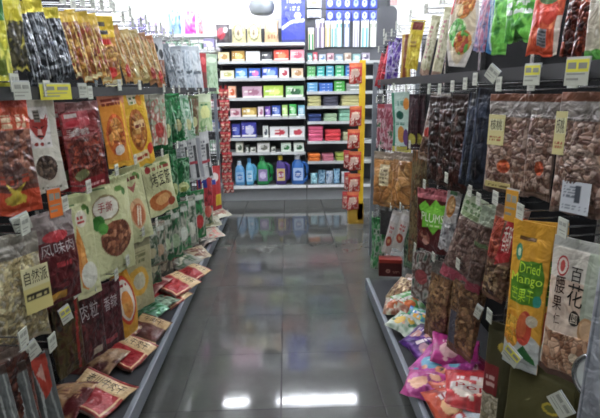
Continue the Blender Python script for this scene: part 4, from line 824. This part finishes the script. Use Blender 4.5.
# ================================================================== BACK SHELVES
YS = 6.45           # front plane of the back shelves
DEP = .42
M_KICKB = mat('kick_back_grey', '8a8d8f', .5, noise=.06)
def wx(px, py): p = onY(px, py, YS); return p.x, p.z
def bay(name_lbl, pxl, pxr, ys, ybase, top, dep=DEP, base=True):
    x0 = wx(pxl, 120)[0]; x1 = wx(pxr, 120)[0]; xc = (x0 + x1) / 2; pm = (pxl + pxr) / 2
    t = empty('wall_shelving', (xc, YS + dep, 0))
    def b(nm, m, a0, a1, b0, b1, c0, c1, bev=0.0, par=t):
        q = MB(); q.box(a0 - xc, a1 - xc, b0 - YS - dep, b1 - YS - dep, c0, c1); return q.build(nm, m, par, bevel=bev)
    b('back_board', M_SHGREY, x0, x1, YS + dep - .01, YS + dep, .1, top)
    zs = []
    for y in ys:
        z = wx(pm, y)[1]; zs.append(z)
        s_ = b('shelf', M_WHITE, x0 + .01, x1 - .01, YS, YS + dep - .01, z - .03, z - .003, .002)
        b('price_strip', M_HOLD, x0 + .012, x1 - .012, YS - .006, YS, z - .032, z + .006, .001, s_)
    if base:
        z = wx(pm, ybase)[1]; zs.append(z)
        b('base_shelf', M_BASE, x0, x1, YS - .03, YS + dep - .01, z - .03, z - .003)
        b('base_strip', M_WHITE, x0 + .01, x1 - .01, YS - .036, YS - .03, z - .035, z + .004)
        yk = YS + .03; b('kick_plate', M_KICKB, x0, x1, yk, yk + .02, 0, z - .03)
    for xx in (x0, x1 - .02): b('upright', M_SHGREY, xx, xx + .02, YS + dep - .06, YS + dep - .012, 0, top)
    return tag(t, name_lbl, 'shelving'), zs
_, ZL = bay('grey back wall shelving with white shelves, left full bay', 220, 306, (43, 61, 78.3, 98, 117, 138, 152.6), 185.5, 2.28)
_, ZR = bay('grey back wall shelving with white shelves, right bay', 306.6, 392, (61, 76.3, 91.4, 106, 121.3, 141, 161), 184, 2.75)
_, ZF = bay('white topped shelving at far left corner of back wall', 130, 219.4, (34.5, 50, 68, 88, 108, 130, 152), 184, 1.9, DEP)

ORDW = ['first', 'second', 'third', 'fourth', 'fifth', 'sixth', 'seventh', 'eighth', 'ninth', 'tenth', 'eleventh', 'twelfth', 'thirteenth', 'fourteenth']
def item(px0, px1, h_px, z, key, desc, bg, items=(), dep=.16, kind='box', m='card', name='carton', cat='carton', group=None, n=1, y=YS + .03, res=16, yaw=0):
    """goods standing on a back shelf: z = shelf top, h_px = height in picture rows"""
    sc = depth(Vector(((px0 - 288) / 71, YS, z))) / F
    x0 = wx(px0, 120)[0]; x1 = wx(px1, 120)[0]; h = h_px * sc * 1.0
    me = sheet(key, abs(x1 - x0) - .008, h, dep, bg, items, kind, m, res, .04)
    o = None
    for i in range(n):
        c = link(name, me); c.location = ((x0 + x1) / 2, y + dep / 2, z + h + (.001 + h) * i); c.rotation_euler.z = yaw
        tag(c, desc if n == 1 else desc + f', {["lowest", "second", "third", "fourth", "fifth"][i]} up', cat, group)
    return o
def front(c1, c2, c3='e8e8e0'): return [('r', .06, .1, .94, .9, c1), ('e', .55, .5, .3, .28, c2), ('s', .1, .55, .5, .8, c3, 2), ('r', .06, .1, .94, .2, c3)]
def row(z, lst, where, cat, name):
    for i, (a, b, h, c0, c1, c2, word) in enumerate(lst):
        item(a, b, h, z - .001, f'{name}_{where[:4]}{i}{int(z * 100)}', f'{word} {cat}, {ORDW[i]} from left on {where}', c0, front(c1, c2), cat=cat, name=name, group=f'{cat} goods on {where}', dep=.14)
# left bay, shelf 1 (top)
Z = ZL
item(219, 233, 19, Z[0], 'dark_red_pack', 'dark pack with red blob at the top shelf left end', '4a4448', [('e', .4, .5, .3, .3, 'b03848'), ('e', .75, .7, .15, .15, 'c8c8d0')], kind='pillow', m='film', name='tissue_pack', cat='pack')
for i, (a, b) in enumerate([(234, 249), (249, 264)]):
    item(a, b, 21, Z[0], 'cream_face_pack%d' % i, ['cream pack with round ring print beside the dark pack', 'cream pack with round ring print beside the beige pack'][i], 'd8cfa0', [('e', .5, .5, .38, .38, '8a8a60'), ('e', .5, .5, .3, .3, 'e4dcb8'), ('e', .5, .5, .12, .14, '8a7a60')], kind='pillow', m='film', name='tissue_pack', cat='pack')
item(266, 281, 22, Z[0], 'beige_pack', 'tall beige peach pack beside the blue bag', 'd8b890', [('r', .1, .5, .9, .8, 'e4cca8'), ('s', .2, .2, .8, .4, 'a87858', 2)], kind='pillow', m='film', name='tissue_pack', cat='pack')
item(283, 306, 46, Z[0] + .005, 'blue_tall_bag', 'tall royal blue bag with white lettering and swoosh', '20309a', [('t', 'Tissue', .2, .8, .85, .92, 'e8e8f8'), ('s', .2, .65, .8, .75, 'b8c0e8', 2), ('e', .7, .55, .14, .07, 'e0e0e8'), ('l', [(.05, .3), (.4, .42), (.95, .46)], .035, 'c8d0e8'), ('r', 0, .0, 1, .06, '182468')], kind='box', dep=.2, m='film', name='paper_bag', cat='bag', res=30)
row(Z[1], [(221, 232, 9, 'd8c890', 'd8cfa0', 'b08a50', 'cream'), (234, 247, 10, 'b08840', 'a07828', 'e0c878', 'golden brown'), (248, 262, 9.5, 'e0e0e0', 'e4e4e0', 'c0c8d0', 'white'), (263, 274, 9, '38383c', '2e3034', '58585c', 'charcoal'), (275, 290, 10.5, 'c83a28', 'd84830', 'e88a60', 'orange red'), (291, 305, 10.5, 'd88a98', 'dca0a8', 'c05a70', 'pink')], 'the left bay, second shelf', 'tissue box', 'tissue_box')
row(Z[2], [(222, 236, 8, 'd8d4b0', 'e0dcc0', 'b8b468', 'cream yellow'), (237, 249, 10, '3a78c0', '4888d0', 'a8c8e8', 'sky blue'), (250, 262, 10, '2858b0', '3868c0', 'c870a8', 'blue and pink'), (263, 279, 10.5, '2848a8', '3858b8', '88a8e0', 'deep blue'), (280, 290, 10, 'd8d0d0', 'e0d8d8', 'b03848', 'white and red'), (292, 304, 9.5, 'd8c0a0', 'e0ccb0', 'b88858', 'beige')], 'the left bay, third shelf', 'tissue pack', 'tissue_pack')
row(Z[3], [(229, 237, 12, 'd8a080', 'e0b090', 'c85a30', 'pale orange'), (243, 263, 11.5, 'b890a0', 'c0a0b0', 'a06880', 'mauve pink'), (264, 284, 12, '9ab838', 'a8c848', 'd8e080', 'lime green'), (286, 304, 11.5, '78b070', '88c080', '2a5a38', 'leaf green')], 'the left bay, fourth shelf', 'tissue box', 'tissue_box')
row(Z[4], [(230, 241, 8.5, 'c8a8b0', 'd0b0b8', 'a05868', 'pale pink'), (242, 257, 9, 'a88838', 'b89848', 'e0c878', 'gold'), (258, 264, 10, 'd0c0c8', 'd8c8d0', 'a86888', 'white pink'), (265, 271, 10, '5a3a90', '6a4aa0', 'a888c8', 'purple'), (272, 281, 11, '2848a0', '3858b0', '88a0d8', 'blue'), (282, 288, 11.5, '98c060', 'a8d070', 'd0e0a0', 'pale green'), (289, 297, 12, '2a9038', '38a048', 'a0d8a0', 'bright green'), (298, 305, 11, '68a0b8', '78b0c8', 'c0d8e0', 'pale blue')], 'the left bay, fifth shelf', 'soft pack', 'soft_pack')
row(Z[5], [(231, 240, 14, '202878', '28308a', '5868b8', 'navy blue'), (240.5, 256, 16, '2a2c80', '383a98', 'c8c8e0', 'navy and white'), (262, 268, 11.5, 'c8ccc8', 'd0d4d0', '485058', 'small white'), (269, 288, 10.5, 'd0d0d0', 'd8d8d8', 'b83040', 'white red ended'), (289, 305, 10.5, 'd0d0d0', 'd8d8d8', 'b83848', 'white and crimson')], 'the left bay, sixth shelf', 'box', 'carton')
row(Z[6], [(234, 242, 10, 'c0c0b0', 'c8c8b8', '4a5a48', 'dark spotted'), (244, 248, 7, '48504a', '586058', 'c0c8c0', 'dark narrow'), (249, 255, 5, 'b0b0a8', 'b8b8b0', '60685c', 'low grey'), (256, 269, 9.5, 'c4c4c0', 'ccccc8', '6a6a60', 'white wide'), (270, 275, 5, 'a8a8a0', 'b0b0a8', '505850', 'grey small'), (280, 291, 9, 'b8c8b8', 'c0d0c0', '2a6a38', 'white green printed'), (293, 304, 9, 'c0ccc0', 'c8d4c8', '2a5a38', 'white with green bottle print')], 'the left bay, seventh shelf', 'soap box', 'carton')

# detergent bottles on the base
def bottle(px0, px1, py0, body, cap, lab, labspot, desc, handle=True):
    z = Z[7]; x0, x1 = wx(px0, 175)[0], wx(px1, 175)[0]; W = x1 - x0; H = wx((px0 + px1) / 2, py0)[1] - z
    t = empty('detergent_bottle', ((x0 + x1) / 2, YS + .09, z + .001))
    bh = H * .84; mb = MB(); bw = W * (.36 if handle else .46); cx = -W * .1 if handle else 0
    mb.loft([(0, cx, bw * .9, .045, 3.5), (.012, cx, bw, .05, 3.5), (bh * .35, cx, bw * 1.04, .055, 3), (bh * .7, cx, bw * .98, .052, 2.8), (bh * .86, cx - bw * .05, bw * .8, .045, 2.4), (bh * .96, cx - bw * .08, bw * .5, .032, 2), (bh, cx - bw * .1, bw * .42, .028, 2)], 24)
    m = mat('bottle_' + body, body, .28, coat=.4, noise=.05)
    b = mb.build('bottle_body', m, t, smooth=True)
    mb = MB(); cr = max(.02, bw * .44)
    mb.loft([(bh - .002, cx - bw * .1, cr, cr, 2), (bh + .01, cx - bw * .1, cr * 1.05, cr * 1.05, 2), (H - .004, cx - bw * .1, cr * .9, cr * .9, 2), (H, cx - bw * .1, cr * .8, cr * .8, 2)], 16)
    mb.build('cap', mat('cap_' + cap, cap, .35, noise=.04), t, smooth=False)
    if handle:
        mb = MB(); R_ = W * .4
        mb.tube([(cx + bw * .3, 0, bh * .84), (cx + bw * .9, 0, bh * .86), (cx + W * .5, 0, bh * .74), (cx + W * .54, 0, bh * .48), (cx + W * .5, 0, bh * .2), (cx + bw * .8, 0, bh * .12)], [.022, .024, .024, .024, .026, .03], 10)
        mb.build('handle', m, t, smooth=True)
    me = sheet('lab' + body, bw * 1.5, bh * .5, .003, lab, [('e', .5, .5, .35, .3, labspot), ('s', .2, .35, .8, .65, 'd8d8e0', 2)], 'box', 'card', 14)
    o = link('label', me, t); o.location = (cx, -.0545, bh * .66)
    tag(t, desc, 'bottle', 'detergent bottles on the left bay base')
bottle(234, 245, 162, '5a98c8', 'c8d4e0', '90b8d8', '4878b0', 'pale blue pouch shaped bottle, first of the detergent bottles', False)
bottle(245, 256, 159, '60a8d0', '4888b8', 'a0c8e0', '5898c0', 'light blue bottle with a side handle and blue cap')
bottle(256, 273, 157, '1f8a48', '2a7a40', '8a7aa8', 'c8b8d8', 'green detergent bottle with big looped handle')
bottle(275, 290, 156, '4a3880', 'd8c030', 'c8b070', 'a04060', 'purple detergent bottle with yellow cap')
bottle(291, 309, 155, '3068b0', 'd8dce4', 'a8c0e0', '3860a8', 'blue detergent bottle with white cap, widest one')
# right bay
Z = ZR
row(Z[0], [(308, 313, 8, '4a9088', '58a098', 'c0d8d0', 'teal'), (313.5, 318, 9, 'b03848', 'c04858', 'e0b0b8', 'crimson'), (319, 326, 7, '98a0a8', 'a0a8b0', '5878a0', 'grey blue'), (327, 334, 8, 'b89098', 'c098a0', '805868', 'dusty pink'), (335, 343, 7, '708898', '8098a8', 'c0d0d8', 'steel blue'), (344, 351, 8, 'b8a898', 'c0b0a0', '907060', 'beige'), (352, 360, 7, '78a0a0', '88b0b0', 'c8d8d8', 'sea green'), (361, 369, 8, '9890a0', 'a8a0b0', '605870', 'lilac grey')], 'the right bay, first shelf', 'toothpaste box', 'toothpaste_box')
def stack(z, lst, where, cat, name):
    for i, (a, b, h, n, c0, c1, word) in enumerate(lst):
        item(a, b, h / n, z - .001, f'{name}_st{i}{int(z * 100)}', f'{word} {cat} stack {ORDW[i]} from left, {where}', c0, [('r', .04, .15, .96, .85, c1), ('s', .2, .3, .7, .7, 'e0e4e0', 1)], cat=cat, name=name, group=f'{cat} stacks on {where}', dep=.16, n=n)
stack(Z[1], [(307.5, 316, 10, 3, '58a060', '68b070', 'green'), (317, 325, 10, 3, '309890', '40a8a0', 'teal'), (326, 334, 10.5, 3, '3890a8', '48a0b8', 'cyan'), (335, 344, 11, 3, '38a068', '48b078', 'mint green'), (345, 353, 11, 3, '3070b0', '4080c0', 'blue'), (354, 364, 11, 3, '4890b0', '58a0c0', 'pale cyan')], 'right bay second shelf', 'flat box', 'soap_box')
stack(Z[2], [(307.5, 318, 9, 3, '5898c0', '68a8d0', 'light blue'), (319, 333, 8.5, 3, '3060b0', '4070c0', 'royal blue'), (334, 345, 10.5, 3, '3a9838', '48a848', 'vivid green'), (346, 364, 8, 2, '808880', '909890', 'grey')], 'right bay third shelf', 'flat box', 'soap_box')
def towels(z, lst, where):
    for i, (a, b, h, n, c0, word) in enumerate(lst):
        item(a, b, h / n, z + .0, f'towel{i}{int(z * 100)}', f'folded {word} towel, pile {ORDW[i]} from left, {where}', c0, [('x', 0, 0, 1, 1, [c0, c0], 3)], kind='pillow', m='matte', cat='towel', name='folded_towel', group=f'folded towels on {where}', dep=.2 if n == 1 else h / n * 71 ** -1 * 1.0, n=n, res=14)
# folded towels: soft rounded slabs
def softslab(px0, px1, h_px, z, c, desc, n, where, skew=0.0):
    sc = 1 / 70; x0 = wx(px0, 120)[0]; x1 = wx(px1, 120)[0]; hh = h_px * sc / n
    me = None
    for i in range(n):
        mb = MB(); W_ = (x1 - x0) / 2 - .006; secs = []
        for k, (f_, r_) in enumerate(((0, .94), (.15, 1), (.5, 1.0), (.85, 1), (1, .93))): secs.append((f_ * hh * .97, skew * f_, W_ * r_, .13 * r_, 6))
        if me is None: mb.loft(secs, 28); me = mb.mesh('folded_towel', mat('towel_' + c, c, .9, noise=.12, nscale=60, bump=.6, bscale=90), True)
        o = link('folded_towel', me); o.location = ((x0 + x1) / 2 + skew * i, YS + .16, z + .001 + hh * i)
        o.rotation_euler.z = .04 * math.sin(i * 3 + px0)
        tag(o, f'{c and ""}{desc} folded towel on {where}' + (f', {["bottom", "second", "third", "top"][i if i < n - 1 else 3]} one of its pile' if n > 1 else ''), 'towel', 'folded towels on ' + where)
softslab(307.5, 322, 9.5, Z[3], 'b8b480', 'pale yellow', 3, 'right bay fourth shelf')
softslab(323, 339, 9, Z[3], '4a4a58', 'dark grey', 3, 'right bay fourth shelf')
softslab(341, 360, 9.5, Z[3], 'c0bc88', 'light straw', 3, 'right bay fourth shelf')
softslab(308, 322, 7, Z[4], '283868', 'navy blue', 2, 'right bay fifth shelf')
softslab(324, 338, 7, Z[4], 'a0b898', 'pale sage', 2, 'right bay fifth shelf')
softslab(339, 357, 11, Z[4], '8ab8a0', 'mint green', 3, 'right bay fifth shelf')
softslab(308, 324, 14, Z[5], 'd06080', 'rose pink', 4, 'right bay sixth shelf')
softslab(325, 342, 10.5, Z[5], 'c84048', 'coral red', 3, 'right bay sixth shelf')
softslab(343, 360, 8, Z[5], 'a8a888', 'khaki', 2, 'right bay sixth shelf')
softslab(307.5, 321, 6.5, Z[6], 'd07030', 'orange', 2, 'right bay seventh shelf')
softslab(322, 335, 6, Z[6], 'b06878', 'dusky pink', 2, 'right bay seventh shelf')
softslab(336, 354, 7, Z[6], '98a850', 'olive green', 2, 'right bay seventh shelf')
Z = ZR
for i, (a, b, h, c, c2, wd) in enumerate([(310, 318, 11, '3a8aa0', 'a8d0d8', 'small cyan refill pouch'), (318, 326, 14, '1f5a78', '88a8c0', 'dark teal refill pouch'), (326, 334, 13, '285a88', 'b8c8d8', 'slate blue refill pouch'), (334, 341, 15, '2a6a98', '90b8d0', 'blue refill pouch with pale top'), (342, 351, 12, 'a8b0b8', 'd0d4d8', 'whitish refill pouch near yellow board')]):
    item(a, b, h, Z[7], 'refill%d' % i, wd + ' standing on right bay base', c, [('x', 0, 0, 1, 1, [c, c2, c], 3)], kind='pouch', m='film', dep=.06, name='refill_pouch', cat='pouch', group='refill pouches on the right bay base')

# hanging goods on the board above the right bay
yb_ = YS + DEP - .03
def hangback(px0, px1, py0, py1, key, desc, bg, items, cat, name, group, y=yb_, th=.02):
    p = onY(px0, py0, y); q = onY(px1, py1, y)
    me = sheet(key, q.x - p.x, p.z - q.z, th, bg, items, 'box', 'card', 12)
    o = link(name, me); o.location = ((p.x + q.x) / 2, y - th, p.z)
    return tag(o, desc, cat, group)
gb = MB(); a = onY(307, 50, yb_ + .02).x; b = onY(392, 50, yb_ + .02).x
tp = [(308, 314, 28, 50, '3a9a50', 'd8c8b0', 'green and cream'), (315.5, 320, 20, 48, '4a4458', 'b0a8b8', 'charcoal'), (320.5, 324, 19, 48, 'b8a8c0', '6a5a78', 'lilac'), (325, 330, 21, 47, 'b8a060', 'd0c090', 'tan gold'), (331, 336, 21, 47, '3a9088', 'c8d8d8', 'teal striped'), (336.5, 341.5, 20, 47, 'c0d0d8', '68a098', 'pale aqua'), (344, 349, 20, 47, 'c0bcc8', '7088a8', 'silver'), (353, 358.5, 21, 47, '9a98a8', 'd0d0d8', 'mauve grey'), (361, 368, 20, 47, '58a0a8', 'd8e0e0', 'turquoise'), (370, 376, 20, 47, 'd0d0c8', 'a0a898', 'off white')]
for i, (x0, x1, y0, y1, c1, c2, wd) in enumerate(tp):
    hangback(x0, x1, y0, y1, 'tbrush%d' % i, wd + ' tall toothbrush pack on the hanging board', c2, [('r', .1, .0, .9, .7, c1), ('l', [(.5, .1), (.5, .9)], .12, 'e8ecec'), ('r', .0, .85, 1, 1, 'e0e4e8')], 'toothbrush pack', 'toothbrush_pack', 'toothbrush packs above the right bay')
for j, (yy0, yy1) in enumerate(((-2, 9), (10.5, 18.5))):
    for i in range(6):
        x0 = 326 + i * 8.6
        hangback(x0, x0 + 7.8, yy0, yy1, 'bluecard%d' % (i % 2), f'blue card pack with pale bubble, {ORDW[i]} in {"upper" if j == 0 else "lower"} blue row', '283a98', [('e', .5, .5, .32, .32, ['c8d0e8', '98a8d8'][i % 2]), ('e', .5, .6, .15, .15, '5868b0')], 'card pack', 'card_pack', 'blue card packs above the toothbrushes')
for i, (x0, x1, y0, y1) in enumerate([(307, 321, -2, 8), (307, 321, 10, 18)]):
    hangback(x0, x1, y0, y1, 'palecard%d' % i, ['pale card pack with yellow mark above the charcoal toothbrush', 'pale grey card pack under the yellow marked one'][i], 'c8ccd4', [('r', .3, .3, .7, .7, ['b8b068', '98a0b0'][i]), ('s', .1, .1, .9, .3, '606878', 1)], 'card pack', 'card_pack', 'pale card packs above the toothbrushes')

# far left bay goods
Z = ZF
for i, (a, b, h, c, c2, wd) in enumerate([(173.5, 187, 24, '3868c8', '98b8f0', 'bright blue pack with white streaks'), (189, 201, 22, 'c838a0', 'e8a0d0', 'magenta pack with pale swirls'), (202, 208, 20, 'b83850', 'e0a0a8', 'narrow red pack'), (209, 219, 12, 'd890b0', 'f0d0d8', 'low pink pack')]):
    item(a, b, h, Z[0], 'farpack%d' % i, wd + ' on the top far left shelf', c, [('x', 0, 0, 1, 1, [c, c2, c], 3)], kind='pillow', m='film', dep=.1, name='tissue_pack', cat='pack', group='bright packs on the far left top shelf')
for i, (a, b, h, c) in enumerate([(136, 143, 14, 'a098d0'), (144, 153, 20, '9080c8'), (154, 164, 13, 'a890d8'), (165, 172, 9, 'b8a8e0')]):
    item(a, b, h, Z[0], 'lilacpack%d' % i, ['low lilac pack', 'tallest lilac pack', 'wide lilac pack', 'small pale lilac pack'][i] + ' on the top far left shelf', 'd8d4e8', [('x', 0, 0, 1, 1, ['d8d4ec', c, c], 4)], kind='pillow', m='film', dep=.1, name='tissue_pack', cat='pack', group='lilac packs on the far left top shelf')
for r_ in range(1, 7):
    for i in range(7):
        a = 134 + i * 12.2; rr = random.Random(r_ * 31 + i)
        hx = rr.choice(['b86878', '9088b0', 'c8b0b8', '6878a8', 'c8c8c0', '88a890', 'b04858', 'd0b8a0'])
        item(a, a + 11, rr.uniform(7, 11), Z[r_] - .001, f'fl{r_}{i}', f'{dict(zip(["b86878","9088b0","c8b0b8","6878a8","c8c8c0","88a890","b04858","d0b8a0"], ["rose","violet grey","pale mauve","slate blue","light grey","sage green","red","sand"]))[hx]} pack, {ORDW[i]} from left on far left bay shelf {ORDW[r_]}', hx, front(hx, 'd8d0d0'), dep=.14, name='soft_pack', cat='pack', group=f'packs on far left bay shelf {ORDW[r_]}')

# signs and goods on the white wall
def poster(px0, px1, py0, py1, key, desc, bg, items, y=YB - .005, cat='sign', name='wall_sign', th=.01):
    p = onY(px0, py0, y); q = onY(px1, py1, y)
    me = sheet(key, q.x - p.x, p.z - q.z, th, bg, items, 'box', 'card', 40)
    o = link(name, me); o.location = ((p.x + q.x) / 2, y - th / 2, p.z); return tag(o, desc, cat)
poster(178, 249, -30, 12, 'pink_sign', 'wide pink floral sign high on the white back wall', 'f0e4ec', [('x', 0, 0, 1, .75, ['f4e4ee', 'f0b8d4', 'f8f0f4', 'e480b0'], 7), ('r', 0, 0, .18, .6, 'e888c0')])
poster(212, 252, 12.6, 18.6, 'pale_sign', 'long pale grey header board beneath the pink sign', 'e8e8ea', [('r', .02, .1, .98, .3, 'c8ccd0')])
poster(374, 397, -30, 5, 'pink_poster', 'pale pink poster above the dark rounded board', 'e8c8c8', [('x', 0, 0, 1, 1, ['e8d0d0', 'd8a0a0', 'f0e0e0'], 4)])
# big round grey green cushion pack resting on the top shelf goods
t = empty('round_basin', onY(262, 18, YS + .2))
t.location = (onY(262, 18, YS + .2).x, YS + .2, ZL[0] + .36)
mb = MB(); mb.loft([(0, 0, .10, .08, 2), (.02, 0, .14, .11, 2), (.10, 0, .17, .13, 2), (.17, 0, .15, .12, 2), (.2, 0, .06, .05, 2)], 28)
b0 = mb.build('bundle', mat('grey_green_bundle', '80868a', .5, noise=.2, nscale=8, bump=.6, bscale=14), t, smooth=True)
mb = MB(); mb.tube([(0, 0, .2), (0, 0, .23)], .015, 8); mb.build('knot', mat('grey_green_bundle', '6a7a74'), t)
t.name = 'wrapped_bundle'; t['label'] = 'grey green wrapped bundle above the cream packs on top shelf'; t['category'] = 'bundle'
# dark rounded end board above the right rack
t = empty('end_board', onY(386, 46, 5.2)); p0 = onY(376, 46, 5.2); p1 = onY(397, 6, 5.2); wd_ = (p1.x - p0.x) / 2; ht = p1.z - p0.z
pts = []
for k in range(9): a_ = math.pi - k * math.pi / 16; pts.append((-wd_ + .06 + .06 * math.cos(a_), ht - .06 + .06 * math.sin(a_)))
for k in range(9): a_ = math.pi / 2 - k * math.pi / 16; pts.append((wd_ - .06 + .06 * math.cos(a_), ht - .06 + .06 * math.sin(a_)))
pts += [(wd_, 0), (-wd_, 0)]; n_ = len(pts)
mb = MB(); mb.add([(x, -.012, z) for x, z in pts] + [(x, .012, z) for x, z in pts], [tuple(range(n_))[::-1], tuple(range(n_, 2 * n_))] + [(i, (i + 1) % n_, n_ + (i + 1) % n_, n_ + i) for i in range(n_)])
bd = mb.build('board', mat('dark_board', '4a4c52', .4, noise=.08), t)
mb = MB(); mb.box(-.015, .015, -.01, .01, -t.location.z, 0); mb.build('stand_post', M_DARK, t)
tag(t, 'dark grey rounded board standing above the right rack', 'board')

# extra bare pegs along the tops, where the white wall shows behind
for s, ys_, z_ in ((-1, [1.62, 1.9, 2.1, 2.35, 2.6, 2.9, 3.2, 3.5], 1.81), (1, [1.95, 2.25, 2.55, 2.85, 3.2, 3.6], 1.84)):
    for i, y_ in enumerate(ys_):
        h_ = hook(s, Vector((s * .75, y_, z_)), .75, 'x', tw=.035, thh=.045)
        h_['label'] = f'bare top peg with small tag, {ORDW[i]} from the near end of {"left" if s < 0 else "right"} gondola'
        h_['group'] = 'bare pegs along the gondola tops'
# small pebble of litter on the floor by the back shelf
p = onZ(267, 200, 0); mb = MB(); mb.loft([(0, 0, .012, .01, 2), (.008, 0, .016, .013, 2.2), (.016, 0, .008, .006, 2)], 10)
o = mb.build('bottle_cap', mat('litter', '3a3a38', .5, noise=.2), smooth=True); o.location = (p.x, p.y, 0)
tag(o, 'small dark scrap lying on the floor before the back shelves', 'litter')
